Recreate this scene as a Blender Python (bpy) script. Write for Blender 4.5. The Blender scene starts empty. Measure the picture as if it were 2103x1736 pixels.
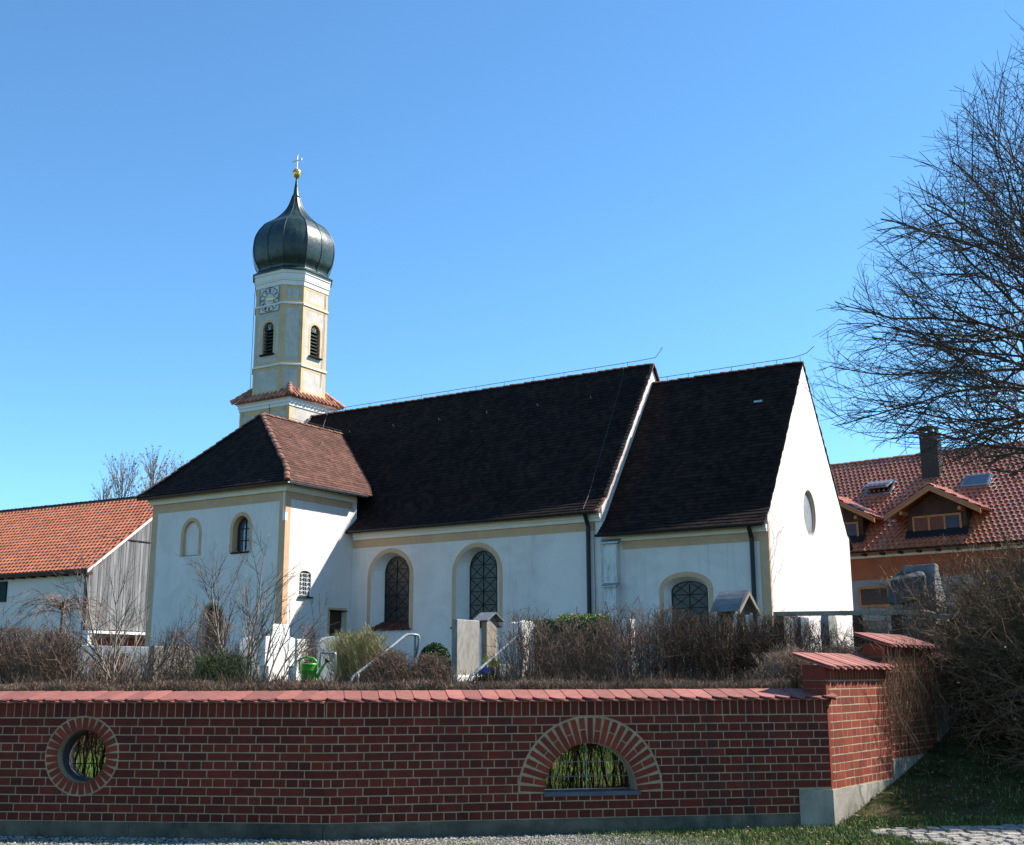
import bpy, bmesh, math, random
from mathutils import Vector, Matrix
import numpy as np
random.seed(7); RNG = np.random.default_rng(7)
R = math.radians
S = bpy.context.scene

# ------------------------------------------------------------------ camera, sky, sun, exposure
EYE = Vector((0, 0, 1.6)); PITCH = R(12.04); ROLL = R(0.157)
cd = bpy.data.cameras.new('camera'); cam = bpy.data.objects.new('camera', cd); S.collection.objects.link(cam); S.camera = cam
cd.sensor_width = 36; cd.lens = 41.39; cd.clip_end = 3000; cd.clip_start = 0.1
cam.matrix_world = Matrix.Translation(EYE) @ Matrix.Rotation(R(90) + PITCH, 4, 'X') @ Matrix.Rotation(-ROLL, 4, 'Z')

TH = R(32.348)                                   # turn of the church against the view
CU = Vector((math.cos(TH), -math.sin(TH), 0)); CV = Vector((math.sin(TH), math.cos(TH), 0))
sun_dir = (CU * 0.70 + CV * 0.765 + Vector((0, 0, 1.0))).normalized()
el = math.asin(sun_dir.z); az = math.atan2(sun_dir.x, sun_dir.y)
w = bpy.data.worlds.new('World'); S.world = w; w.use_nodes = True
nt = w.node_tree; nt.nodes.clear()
sky = nt.nodes.new('ShaderNodeTexSky'); sky.sky_type = 'NISHITA'; sky.sun_disc = False
sky.sun_elevation = el; sky.sun_rotation = az; sky.altitude = 500; sky.air_density = 1.0; sky.dust_density = 0.0; sky.ozone_density = 5.5
bg = nt.nodes.new('ShaderNodeBackground'); bg.inputs[1].default_value = 0.116
out = nt.nodes.new('ShaderNodeOutputWorld'); mx = nt.nodes.new('ShaderNodeMix'); mx.data_type = 'RGBA'; mx.blend_type = 'MULTIPLY'; mx.inputs[0].default_value = 1.0; mx.inputs[7].default_value = (0.675, 0.93, 0.97, 1)
nt.links.new(sky.outputs[0], mx.inputs[6]); nt.links.new(mx.outputs[2], bg.inputs[0]); nt.links.new(bg.outputs[0], out.inputs[0])
sl = bpy.data.lights.new('sun', 'SUN'); sl.energy = 5.0; sl.angle = R(0.5); sl.color = (1.0, 0.94, 0.86)
so = bpy.data.objects.new('sun', sl); S.collection.objects.link(so)
so.rotation_euler = sun_dir.to_track_quat('Z', 'Y').to_euler()
S.view_settings.view_transform = 'Standard'; S.view_settings.look = 'None'; S.view_settings.exposure = 1.08; S.view_settings.gamma = 1
S.cycles.max_bounces = 6; S.cycles.transparent_max_bounces = 4

# ------------------------------------------------------------------ helpers
def ray(x, y):                                   # a pixel of the 2103 px wide view -> direction
    A = x - 1051.5; B = 868 - y; r = -ROLL
    a = (math.cos(r) * A - math.sin(r) * B) / 2418.06; b = (math.sin(r) * A + math.cos(r) * B) / 2418.06
    return Vector((a, math.cos(PITCH) - b * math.sin(PITCH), math.sin(PITCH) + b * math.cos(PITCH)))
def at(x, y, Y):
    r = ray(x, y); return EYE + r * (Y / r.y)

def tag(o, label=None, cat=None, group=None, kind=None):
    if label: o['label'] = label
    if cat: o['category'] = cat
    if group: o['group'] = group
    if kind: o['kind'] = kind
    return o
def thing(name, label, cat, loc=(0, 0, 0), rz=0, group=None):
    o = bpy.data.objects.new(name, None); S.collection.objects.link(o)
    o.location = loc; o.rotation_euler = (0, 0, rz); o.empty_display_size = .2
    return tag(o, label, cat, group)

class M:
    def __init__(s): s.v = []; s.f = []; s.r = []; s.m = []
    def add(s, v, f, r=None, m=0):
        b = len(s.v); s.v += [tuple(p) for p in v]; s.f += [tuple(i + b for i in q) for q in f]
        r = random.random() if r is None else r
        s.r += [r] * len(f); s.m += [m] * len(f)
    def hexa(s, p, r=None, m=0):                 # 8 points: bottom 4 ccw, top 4 ccw
        s.add(p, [(3, 2, 1, 0), (4, 5, 6, 7), (0, 1, 5, 4), (1, 2, 6, 5), (2, 3, 7, 6), (3, 0, 4, 7)], r, m)
    def box(s, x0, x1, y0, y1, z0, z1, r=None, m=0, T=None):
        p = [(x0, y0, z0), (x1, y0, z0), (x1, y1, z0), (x0, y1, z0), (x0, y0, z1), (x1, y0, z1), (x1, y1, z1), (x0, y1, z1)]
        if T: p = [T(*q) for q in p]
        s.hexa(p, r, m)
    def loft(s, A, B, r=None, m=0, caps=True, closed=True):
        n = len(A); f = []
        for i in range(n if closed else n - 1):
            j = (i + 1) % n; f.append((i, j, n + j, n + i))
        if caps: f += [tuple(range(n - 1, -1, -1)), tuple(range(n, 2 * n))]
        s.add(list(A) + list(B), f, r, m)
    def ring(s, A, B, C, D, r=None, m=0, closed=False):    # frame between loops A(outer front) B(inner front) C(inner back) D(outer back)
        n = len(A); f = []
        for i in range(n if closed else n - 1):
            j = (i + 1) % n
            f += [(i, j, n + j, n + i), (n + i, n + j, 2 * n + j, 2 * n + i), (2 * n + i, 2 * n + j, 3 * n + j, 3 * n + i), (3 * n + i, 3 * n + j, j, i)]
        if not closed:
            f += [(0, n, 2 * n, 3 * n), (n - 1, 4 * n - 1, 3 * n - 1, 2 * n - 1)]
        s.add(list(A) + list(B) + list(C) + list(D), f, r, m)
    def tube(s, pts, rad, n=8, r=None, m=0, caps=True, closed=False):
        P = [Vector(p) for p in pts]; k = len(P)
        rad = rad if isinstance(rad, (list, tuple)) else [rad] * k
        V = []; up = Vector((0, 0, 1)); last = None
        for i in range(k):
            if closed: d = P[(i + 1) % k] - P[i - 1]
            else: d = P[min(i + 1, k - 1)] - P[max(i - 1, 0)]
            d.normalize()
            a = last if last is not None else (Vector((0, 0, 1)) if abs(d.z) < .9 else Vector((1, 0, 0)))
            a = (a - d * a.dot(d)); a.normalize(); last = a; b = d.cross(a)
            for j in range(n):
                t = 2 * math.pi * j / n; V.append(P[i] + (a * math.cos(t) + b * math.sin(t)) * rad[i])
        f = []
        for i in range(k if closed else k - 1):
            i2 = (i + 1) % k
            for j in range(n): f.append((i * n + j, i * n + (j + 1) % n, i2 * n + (j + 1) % n, i2 * n + j))
        if caps and not closed: f += [tuple(range(n - 1, -1, -1)), tuple(range((k - 1) * n, k * n))]
        s.add(V, f, r, m)
    def lathe(s, prof, cx=0, cy=0, n=16, r=None, m=0):
        V = []
        for (rr, z) in prof:
            for j in range(n):
                t = 2 * math.pi * j / n; V.append((cx + rr * math.cos(t), cy + rr * math.sin(t), z))
        f = []
        for i in range(len(prof) - 1):
            for j in range(n): f.append((i * n + j, i * n + (j + 1) % n, (i + 1) * n + (j + 1) % n, (i + 1) * n + j))
        f += [tuple(range(n - 1, -1, -1)), tuple(range((len(prof) - 1) * n, len(prof) * n))]
        s.add(V, f, r, m)
    def build(s, name, mats, parent=None, smooth=False, label=None, fix=True):
        me = bpy.data.meshes.new(name); me.from_pydata(s.v, [], s.f)
        if not isinstance(mats, (list, tuple)): mats = [mats]
        for x in mats: me.materials.append(x)
        at_ = me.attributes.new('rnd', 'FLOAT', 'FACE'); at_.data.foreach_set('value', s.r)
        if len(mats) > 1: me.polygons.foreach_set('material_index', s.m)
        if fix and len(s.f) < 60000:
            bm = bmesh.new(); bm.from_mesh(me); bmesh.ops.recalc_face_normals(bm, faces=bm.faces); bm.to_mesh(me); bm.free()
        if smooth: me.polygons.foreach_set('use_smooth', [True] * len(me.polygons))
        me.update()
        o = bpy.data.objects.new(name, me); S.collection.objects.link(o)
        if parent: o.parent = parent
        if label: o['label'] = label
        return o

def cut(o, cutters):                             # boolean out the openings, real recesses
    c = M()
    for m_ in cutters: c.v_off = 0; c.add(m_.v, m_.f, 0)
    co = c.build('cutter', o.data.materials[0], o.parent)
    bpy.context.view_layer.update()
    md = o.modifiers.new('b', 'BOOLEAN'); md.operation = 'DIFFERENCE'; md.solver = 'EXACT'; md.object = co
    bpy.context.view_layer.update()
    me = bpy.data.meshes.new_from_object(o.evaluated_get(bpy.context.evaluated_depsgraph_get()))
    me.name = o.name; o.modifiers.clear(); o.data = me
    bpy.data.objects.remove(co, do_unlink=True)

def arch(cx, z0, zs, w_, rise, n=14):            # outline (x,z): up the right side, over, down the left
    P = [(cx + w_ / 2, z0)]
    for i in range(n + 1):
        t = math.pi * i / n; P.append((cx + w_ / 2 * math.cos(t), zs + rise * math.sin(t)))
    return P + [(cx - w_ / 2, z0)]

# ------------------------------------------------------------------ materials
def nodes(name):
    m = bpy.data.materials.new(name); m.use_nodes = True
    t = m.node_tree; b = t.nodes['Principled BSDF']; return m, t, b
def noise(t, scale, detail=5, rough=.6, vec=None, dist=0):
    n = t.nodes.new('ShaderNodeTexNoise'); n.inputs['Scale'].default_value = scale; n.inputs['Detail'].default_value = detail
    n.inputs['Roughness'].default_value = rough; n.inputs['Distortion'].default_value = dist
    t.links.new(vec, n.inputs['Vector']); return n.outputs['Fac']
def coords(t, sc=(1, 1, 1)):
    g = t.nodes.new('ShaderNodeTexCoord'); m = t.nodes.new('ShaderNodeMapping'); m.inputs['Scale'].default_value = sc
    t.links.new(g.outputs['Object'], m.inputs[0]); return m.outputs[0]
def ramp(t, fac, stops):
    r = t.nodes.new('ShaderNodeValToRGB'); e = r.color_ramp.elements
    while len(e) < len(stops): e.new(.5)
    for i, (p, c) in enumerate(stops): e[i].position = p; e[i].color = (*c, 1)
    t.links.new(fac, r.inputs[0]); return r.outputs[0]
def mixc(t, fac, a, b, mode='MIX'):
    x = t.nodes.new('ShaderNodeMix'); x.data_type = 'RGBA'; x.blend_type = mode
    for s_, v in ((0, fac), (6, a), (7, b)):
        if isinstance(v, (int, float)): x.inputs[s_].default_value = v
        elif isinstance(v, tuple): x.inputs[s_].default_value = (*v, 1)
        else: t.links.new(v, x.inputs[s_])
    return x.outputs[2]
def bump(t, b, h, strength=.3, dist=.01):
    n = t.nodes.new('ShaderNodeBump'); n.inputs['Strength'].default_value = strength; n.inputs['Distance'].default_value = dist
    t.links.new(h, n.inputs['Height']); t.links.new(n.outputs[0], b.inputs['Normal'])
def rnd(t):
    a = t.nodes.new('ShaderNodeAttribute'); a.attribute_name = 'rnd'; return a.outputs['Fac']

def mat(name, c1, c2, scale=3, rough=.8, b_=.3, bs=40, bd=.01, metal=0, sc=(1, 1, 1), spec=.3, stain=None, stsc=1.2, usernd=0, stpos=(.5, .75), streak=None):
    m, t, b = nodes(name); v = coords(t, sc)
    c = ramp(t, noise(t, scale, 6, .65, v), [(.3, c1), (.7, c2)])
    if stain: c = mixc(t, ramp(t, noise(t, stsc, 7, .7, v, .6), [(stpos[0], (0, 0, 0)), (stpos[1], (1, 1, 1))]), c, stain)
    if streak:
        v3 = coords(t, (2.6, 2.6, .16)); f3 = ramp(t, noise(t, 1.7, 6, .75, v3, .2), [(.50, (0, 0, 0)), (.80, (1, 1, 1))])
        v4 = coords(t); f4 = ramp(t, noise(t, .45, 3, .5, v4), [(.42, (0, 0, 0)), (.62, (1, 1, 1))])
        c = mixc(t, mixc(t, 1.0, f3, f4, 'MULTIPLY'), c, streak)
    if usernd:
        mr = t.nodes.new('ShaderNodeMapRange'); mr.inputs[3].default_value = 1 - usernd; mr.inputs[4].default_value = 1 + usernd
        t.links.new(rnd(t), mr.inputs[0]); x = t.nodes.new('ShaderNodeVectorMath'); x.operation = 'SCALE'
        t.links.new(c, x.inputs[0]); t.links.new(mr.outputs[0], x.inputs['Scale']); c = x.outputs[0]
    t.links.new(c, b.inputs['Base Color']); b.inputs['Roughness'].default_value = rough; b.inputs['Metallic'].default_value = metal
    b.inputs['Specular IOR Level'].default_value = spec
    if b_: bump(t, b, noise(t, bs, 5, .7, v), b_, bd)
    return m

PL = mat('white_plaster', (.71, .625, .575), (.78, .69, .635), .8, .9, .5, 14, .02, stain=(.60, .525, .475), stsc=.7, stpos=(.48, .8), streak=(.45, .41, .36))
PLD = mat('grey_plaster', (.24, .23, .21), (.34, .33, .31), .8, .9, .5, 14, .02, stain=(.30, .29, .27), stsc=1.5)
PT = mat('tower_plaster', (.47, .43, .365), (.58, .54, .47), 2.5, .9, .5, 18, .02, stain=(.33, .31, .27), stsc=1.6, stpos=(.45, .85), streak=(.30, .28, .24))
CO = mat('white_cornice', (.70, .65, .59), (.78, .73, .66), 2, .85, .2, 20, .01)
OCT = mat('pale_ochre_tower_paint', (.55, .385, .205), (.63, .46, .26), 3, .9, .4, 20, .01, stain=(.42, .33, .19), stsc=2)
OC = mat('ochre_paint', (.54, .335, .20), (.61, .395, .24), 2, .9, .4, 20, .01, stain=(.47, .31, .19), stsc=1.5)
DK = mat('black_metal', (.012, .012, .013), (.02, .02, .02), 4, .45, 0)
ZN = mat('zinc_metal', (.22, .24, .26), (.34, .36, .38), 6, .4, .1, 20, .005, metal=.6)
CUP = mat('dark_copper_sheet', (.006, .018, .017), (.020, .046, .043), 2.2, .36, .5, 5, .03, spec=.45, stain=(.045, .085, .078), stsc=2.4, stpos=(.5, .85))
GOLD = mat('gilded_metal', (.75, .50, .14), (.85, .62, .22), 6, .3, 0, metal=.9)
TILE = mat('shade_darkened_old_tile', (.0095, .0055, .0045), (.025, .0125, .009), 1.1, .85, .4, 30, .006, stain=(.045, .032, .024), stsc=3.5, usernd=.5, stpos=(.6, .95), spec=.15)  # darkened in colour for the roof slopes that lie in shade
SILL = mat('brown_sill_tile', (.060, .020, .013), (.12, .042, .028), 2.5, .8, .4, 30, .006, usernd=.3)
RIDGE = mat('old_ridge_tile', (.13, .052, .034), (.24, .105, .065), 2.5, .85, .4, 30, .006, stain=(.20, .18, .16), stsc=5, usernd=.3)
SKT = mat('orange_roll_tile', (.34, .13, .075), (.48, .22, .14), 3, .8, .4, 30, .006, stain=(.20, .13, .10), stsc=4, usernd=.3)
BARNT = mat('terracotta_pan_tile', (.40, .125, .06), (.54, .19, .10), 1.5, .75, .2, 30, .006, usernd=.16, stain=(.36, .12, .065), stsc=.8)
FARMT = mat('glazed_red_pan_tile', (.40, .13, .065), (.52, .18, .095), 1.5, .30, .2, 30, .006, usernd=.2, spec=.8)
WOODG = mat('weathered_board', (.10, .10, .10), (.25, .245, .24), 2.2, .85, .6, 9, .01, sc=(3, 3, .25), stain=(.08, .08, .085), stsc=1.8, usernd=.4)
WOODD = mat('dark_wood', (.045, .022, .014), (.085, .04, .025), 3, .8, .4, 12, .01, sc=(1, 1, .3))
WOODO = mat('orange_wood', (.38, .14, .045), (.50, .20, .07), 3, .6, .2, 12, .01)
WOODR = mat('old_grey_wood', (.16, .13, .10), (.26, .22, .17), 4, .85, .5, 12, .01, sc=(2, 2, .3), usernd=.3)
BRK = mat('dark_red_brick', (.080, .0095, .0036), (.135, .0165, .0062), 9, .75, .5, 60, .004, usernd=.34, stain=(.048, .0085, .004), stsc=1.3, stpos=(.55, .8), streak=(.045, .018, .013))
BRK2 = mat('bright_red_brick', (.145, .021, .0085), (.21, .034, .0145), 9, .75, .5, 60, .004, usernd=.22)
HOLLOW = mat('orange_hollow_brick', (.33, .085, .035), (.42, .12, .05), 1.8, .85, .4, 10, .01, stain=(.26, .08, .04), stsc=2)
MORT = mat('beige_mortar', (.29, .215, .12), (.40, .305, .185), 7, .95, .6, 70, .003, stain=(.22, .18, .11), stsc=2.5, streak=(.14, .125, .09))
COPT = mat('pink_coping_tile', (.225, .073, .054), (.30, .110, .086), 12, .8, .5, 70, .004, usernd=.24, stain=(.17, .11, .075), stsc=7, stpos=(.55, .8), streak=(.12, .075, .05))
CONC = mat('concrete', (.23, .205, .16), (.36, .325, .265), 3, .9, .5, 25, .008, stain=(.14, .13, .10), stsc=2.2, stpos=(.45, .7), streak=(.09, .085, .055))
PLIN = mat('dark_plinth_concrete', (.10, .083, .055), (.19, .16, .115), 3, .9, .5, 25, .008, stain=(.035, .036, .026), stsc=1.7, stpos=(.4, .7), streak=(.02, .022, .015))  # darker concrete tone for the front plinth, with random blotches and streaks
WIRE = mat('conductor_wire', (.05, .05, .052), (.09, .09, .09), 6, .6, 0)
GLASS = mat('dark_window_glass', (.008, .008, .009), (.03, .028, .026), 9, .22, .4, 7, .02, spec=.35)
SKYG = mat('reflecting_glass', (.05, .07, .10), (.07, .09, .12), 2, .04, 0, spec=1.0)
GRAN = mat('grey_granite', (.17, .16, .14), (.29, .275, .245), 14, .7, .3, 60, .004, stain=(.13, .12, .10), stsc=2.4, sc=(1, 1, .5))
GRAB = mat('blue_grey_stone', (.13, .15, .165), (.20, .22, .235), 6, .35, .1, 40, .003, spec=.5)
LIME = mat('white_limestone', (.68, .66, .60), (.80, .78, .72), 5, .85, .4, 30, .006, stain=(.55, .52, .46), stsc=3)
ROCK = mat('rough_boulder_stone', (.09, .092, .095), (.22, .215, .20), 2.5, .9, .9, 9, .03, stain=(.09, .095, .10), stsc=2)
GREEN = mat('green_plastic', (.05, .30, .022), (.06, .34, .03), 3, .35, 0, spec=.5)
BLACKP = mat('black_plastic', (.015, .015, .015), (.03, .03, .03), 3, .5, 0)
LOUV = mat('green_louvre_paint', (.010, .030, .024), (.025, .055, .045), 5, .5, .2, 20, .004)
WHITE = mat('white_paint', (.74, .74, .72), (.8, .8, .78), 5, .6, .05)
DIAL = mat('clock_dial_white', (.50, .49, .47), (.62, .61, .58), 5, .7, .05)
BROWNP = mat('dark_brown_sheet', (.022, .013, .011), (.035, .02, .016), 4, .5, .1)
BARK = mat('grey_brown_bark', (.11, .078, .058), (.23, .17, .13), 20, .9, .6, 60, .004, usernd=.2, stain=(.19, .18, .05), stsc=9, stpos=(.62, .8))
BARKL = mat('pale_shrub_bark', (.15, .12, .09), (.30, .25, .195), 20, .9, .5, 60, .004, usernd=.25, stain=(.24, .22, .07), stsc=9, stpos=(.6, .8))
BARKD = mat('dark_limb_bark', (.042, .030, .022), (.115, .082, .058), 14, .9, .6, 60, .004, usernd=.3)
TWB = mat('brown_twig', (.075, .046, .030), (.24, .158, .108), 9, .9, 0, usernd=.45)
TWD = mat('dark_hedge_twig', (.032, .019, .011), (.125, .078, .046), 9, .9, 0, usernd=.5)
TWG = mat('olive_twig', (.052, .031, .018), (.215, .132, .070), 7, .9, 0, usernd=.4)
TWS = mat('straw_green_twig', (.15, .135, .045), (.42, .37, .19), 7, .9, 0, usernd=.35)
TWH = mat('clipped_hedge_twig', (.17, .105, .070), (.34, .23, .15), 7, .9, 0, usernd=.45)
LEAFD = mat('dark_evergreen_leaf', (.012, .035, .008), (.045, .095, .022), 8, .6, 0, usernd=.5)
LEAFY = mat('yellow_green_leaf', (.10, .16, .02), (.24, .28, .05), 8, .6, 0, usernd=.4)
BUD = mat('pale_bud', (.20, .15, .12), (.34, .27, .22), 8, .8, 0, usernd=.3)
YEL = mat('yellow_petal', (.75, .52, .02), (.85, .65, .05), 8, .6, 0)
BLUEF = mat('blue_petal', (.10, .14, .40), (.2, .24, .55), 8, .6, 0)
GRS = mat('grass_blade', (.028, .075, .008), (.085, .155, .020), 6, .7, 0, usernd=.45)
GRD = mat('dry_grass_blade', (.20, .17, .06), (.38, .33, .14), 6, .8, 0, usernd=.45)
LITTER = mat('dead_leaf', (.10, .055, .03), (.24, .15, .09), 6, .8, 0, usernd=.4)
PEB = mat('gravel_pebble', (.14, .125, .10), (.36, .33, .28), 60, .8, 0, usernd=.4)
SETT = mat('grey_sett', (.19, .175, .15), (.33, .305, .27), 12, .8, .6, 50, .006, usernd=.2, stain=(.2, .18, .14), stsc=5)

# ------------------------------------------------------------------ terrain
P0 = Vector((3.2, 12.33, 0)); SD = Vector((.62, .785, 0)).normalized(); SN = Vector((-SD.y, SD.x, 0))   # side wall direction, into the yard
KN = Vector((-1.77, 11.52, 0)); PL_ = Vector((-13.0, 12.74, 0))
def sm(a, b, x): t = min(1, max(0, (x - a) / (b - a))); return t * t * (3 - 2 * t)
def wall_y(x): return KN.y + (x - KN.x) * ((P0.y - KN.y) / (P0.x - KN.x)) if x > KN.x else KN.y + (x - KN.x) * ((PL_.y - KN.y) / (PL_.x - KN.x))
def inside(x, y):
    if x < P0.x: return y > wall_y(x) + .16
    q = Vector((x, y, 0)) - P0; return q.dot(SN) > .13
def ground(x, y):
    if inside(x, y):
        d = y - wall_y(min(x, P0.x)) if x < P0.x else 3
        if x < P0.x:
            zi = .34 + .42 * sm(.2, 3.2, d) + .66 * sm(3.0, 7.2, d)
            side = sm(-2.5, .6, x - P0.x); zi = zi + (1.25 - zi) * side * sm(.6, 3, d)
            return zi
        return 1.25 + .17 * sm(14, 20, y)
    k = 0
    for (ya, za), (yb, zb) in (((12.3, 0), (13.4, .28)), ((13.4, .28), (14.56, .60)), ((14.56, .60), (16.07, 1.16)), ((16.07, 1.16), (17.2, 1.33))):
        k = max(k, za + (zb - za) * min(1, max(0, (y - ya) / (yb - ya)))) if y > ya else k
    return .085 + k * sm(-20, -3, x - y * .1 + 3)
def lin(a, b, s): return list(np.arange(a, b, s))
xs = [-900, -400, -200, -120, -80, -60, -45, -35, -28, -22, -18, -15, -12, -10] + lin(-8.5, 14, .16) + [14, 15, 16.5, 18, 20, 23, 27, 32, 40, 55, 80, 120, 200, 400, 900]
ys = [-300, -60, -20, -5, 0, 3, 5, 7, 8, 9] + lin(9.5, 21, .16) + [21, 22, 23, 25, 28, 32, 38, 45, 55, 70, 90, 130, 200, 350, 700, 1500]
V = []; F = []
for j, y in enumerate(ys):
    for i, x in enumerate(xs):
        n_ = .012 * math.sin(x * 3.1 + y) * math.cos(y * 2.7 - x * .7)
        V.append((x, y, ground(x, y) + n_))
nx = len(xs)
for j in range(len(ys) - 1):
    for i in range(nx - 1): F.append((j * nx + i, j * nx + i + 1, (j + 1) * nx + i + 1, (j + 1) * nx + i))
m, t, b = nodes('ground_soil_and_grass'); v = coords(t)
g1 = ramp(t, noise(t, 3, 7, .7, v, .4), [(.35, (.025, .028, .010)), (.5, (.055, .065, .02)), (.66, (.09, .072, .042))])
g2 = ramp(t, noise(t, 60, 4, .7, v), [(.3, (.55, .5, .45)), (.7, (1.3, 1.25, 1.2))])
t.links.new(mixc(t, 1.0, g1, g2, 'MULTIPLY'), b.inputs['Base Color']); b.inputs['Roughness'].default_value = .95; b.inputs['Specular IOR Level'].default_value = .1
bump(t, b, noise(t, 45, 6, .75, v), .8, .04)
g = M(); g.v = V; g.f = F; g.r = [.5] * len(F); g.m = [0] * len(F)
go = g.build('ground', m); tag(go, 'grassy and earthy ground rising behind the brick wall', 'ground', kind='structure')

# gravel path strip along the foot of the wall, sheet plus loose pebbles
m, t, b = nodes('gravel_bed'); v = coords(t)
vo = t.nodes.new('ShaderNodeTexVoronoi'); vo.inputs['Scale'].default_value = 55; t.links.new(v, vo.inputs['Vector'])
c = mixc(t, 1.0, ramp(t, vo.outputs['Distance'], [(.0, (.20, .18, .15)), (.55, (.06, .055, .045))]), ramp(t, noise(t, 4, 5, .6, v), [(.3, (.7, .7, .7)), (.7, (1.2, 1.15, 1.1))]), 'MULTIPLY')
t.links.new(c, b.inputs['Base Color']); b.inputs['Roughness'].default_value = .95; bump(t, b, vo.outputs['Distance'], .8, .015)
g = M(); k = 40
for i in range(k):
    x0 = -8 + i * (10.6 / k); x1 = x0 + 10.6 / k
    e0 = wall_y(x0) - .12; e1 = wall_y(x1) - .12
    f0 = sm(1.0, 2.6, x0) * .9; f1 = sm(1.0, 2.6, x1) * .9
    for q in range(6):
        def P(x, e, fr, q): y = (e - fr) + ((9.4) - (e - fr)) * q / 6; return (x, y, ground(x, y) + .016)
        g.add([P(x0, e0, f0, q), P(x0, e0, f0, q + 1), P(x1, e1, f1, q + 1), P(x1, e1, f1, q)], [(0, 1, 2, 3)])
for q in range(12):
    y0, y1 = 9.4 - q * 2, 7.4 - q * 2
    g.add([(-14, y0, ground(-14, y0) + .016), (-14, y1, ground(-14, y1) + .016), (14, y1, ground(14, y1) + .016), (14, y0, ground(14, y0) + .016)], [(0, 1, 2, 3)])
tag(g.build('gravel_path', m), 'pale gravel strip at the foot of the brick wall', 'path', kind='structure')

def scatter_octa(n, fx, size, flat=.6):
    V = np.zeros((n * 6, 3)); F = []
    base = np.array([(1, 0, 0), (0, 1, 0), (-1, 0, 0), (0, -1, 0), (0, 0, 1), (0, 0, -1)], float)
    r = []; k = 0
    for i in range(n):
        x, y = fx()
        s_ = size * (.5 + random.random() ** 2 * 1.3); a = random.random() * 6.28; ca, sa = math.cos(a), math.sin(a)
        b_ = base * np.array([1, .75 + .3 * random.random(), flat]) * s_
        V[k:k + 6, 0] = b_[:, 0] * ca - b_[:, 1] * sa + x; V[k:k + 6, 1] = b_[:, 0] * sa + b_[:, 1] * ca + y
        V[k:k + 6, 2] = b_[:, 2] + ground(x, y) + .016 + s_ * flat * .5
        for q in ((0, 1, 4), (1, 2, 4), (2, 3, 4), (3, 0, 4), (1, 0, 5), (2, 1, 5), (3, 2, 5), (0, 3, 5)): F.append(tuple(j + k for j in q))
        r += [random.random()] * 8; k += 6
    g = M(); g.v = [tuple(p) for p in V]; g.f = F; g.r = r; g.m = [0] * len(F); return g
def peb():
    while True:
        x = random.uniform(-6, 3.0); y = random.uniform(9.9, wall_y(x) - .12)
        if random.random() > sm(1.0, 2.9, x + (y - 10.6) * .9): return x, y
tag(scatter_octa(24000, peb, .0105).build('gravel_pebbles', PEB, smooth=False, fix=False), 'loose pale pebbles of the gravel strip below the wall', 'gravel', kind='stuff')

# cobbled drive, lower right
g = M(); g2 = M()
def drive_edge(x): return 12.0 + (x - 3.6) * .25
yy = 8.6; row = 0
while yy < 13.6:
    xx = 2.9 + (row % 2) * .09 + random.uniform(-.02, .02); h = random.uniform(.12, .145)
    while xx < 9.5:
        wd = random.uniform(.13, .20); cy = yy + h / 2
        if cy < drive_edge(xx) + random.uniform(-.08, .05) and xx > 3.2 + (12.1 - cy) * .45 + random.uniform(-.1, .1):
            z = ground(xx, cy); gp = .012; j = lambda: random.uniform(-.012, .012)
            lo = [(xx + gp + j(), yy + gp + j()), (xx + wd - gp + j(), yy + gp + j()), (xx + wd - gp + j(), yy + h - gp + j()), (xx + gp + j(), yy + h - gp + j())]
            cx_ = sum(p[0] for p in lo) / 4; cy_ = sum(p[1] for p in lo) / 4; r_ = random.random(); tz = random.uniform(.018, .03)
            A = [(p[0], p[1], z - .03) for p in lo]; B = [(p[0], p[1], z + tz) for p in lo]
            C_ = [(p[0] + (cx_ - p[0]) * .16, p[1] + (cy_ - p[1]) * .16, z + tz + .012) for p in lo]
            g.loft(A, B, r_, caps=False); g.loft(B, C_, r_, caps=False); g.add(C_, [(0, 1, 2, 3)], r_)
        xx += wd
    yy += h; row += 1
tag(g.build('cobbled_drive', SETT), 'pale grey sett paving with mossy joints at the lower right', 'drive', kind='structure')

def blades(n, fx, h, wd, lean=.5):
    V = []; F = []; r = []
    for i in range(n):
        x, y = fx(); z = ground(x, y); a = random.random() * 6.28; hh = h * random.uniform(.5, 1.3); k = len(V)
        dx, dy = math.cos(a) * wd, math.sin(a) * wd; l = random.uniform(0, lean) * hh; b2 = random.random() * 6.28
        ex, ey = math.cos(b2) * l, math.sin(b2) * l
        V += [(x - dx, y - dy, z - .01), (x + dx, y + dy, z - .01), (x + dx * .7 + ex * .4, y + dy * .7 + ey * .4, z + hh * .6), (x - dx * .7 + ex * .4, y - dy * .7 + ey * .4, z + hh * .6), (x + ex, y + ey, z + hh)]
        F += [(k, k + 1, k + 2, k + 3), (k + 3, k + 2, k + 4)]; q = random.random(); r += [q, q]
    g = M(); g.v = V; g.f = F; g.r = r; g.m = [0] * len(F); return g
GRB = mat('sun_brightened_grass_blade', (.04, .12, .008), (.12, .24, .025), 6, .7, 0, usernd=.4)  # brighter copy of the verge grass, sunlight put into its colour
def verge():
    while True:
        x = random.uniform(.6, 8.5); y = random.uniform(9.9, 14.5)
        if inside(x, y) or (x < P0.x and y > wall_y(x) - .02): continue
        if x > 3.4 + (12.1 - y) * .45 and y < drive_edge(x) - .05 and random.random() > .10: continue
        if x > 3.2 and y > 12.55 and random.random() > .07: continue
        if random.random() < sm(.8, 2.8, x + (y - 10.6) * .9): return x, y
tag(blades(24000, verge, .05, .003, .9).build('verge_grass', GRS, fix=False), 'short green grass on the verge before the wall corner', 'grass', kind='stuff')
tag(blades(9000, verge, .045, .003, 1.2).build('dry_verge_grass', GRD, fix=False), 'dry straw coloured grass mixed into the verge', 'grass', kind='stuff')
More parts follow.
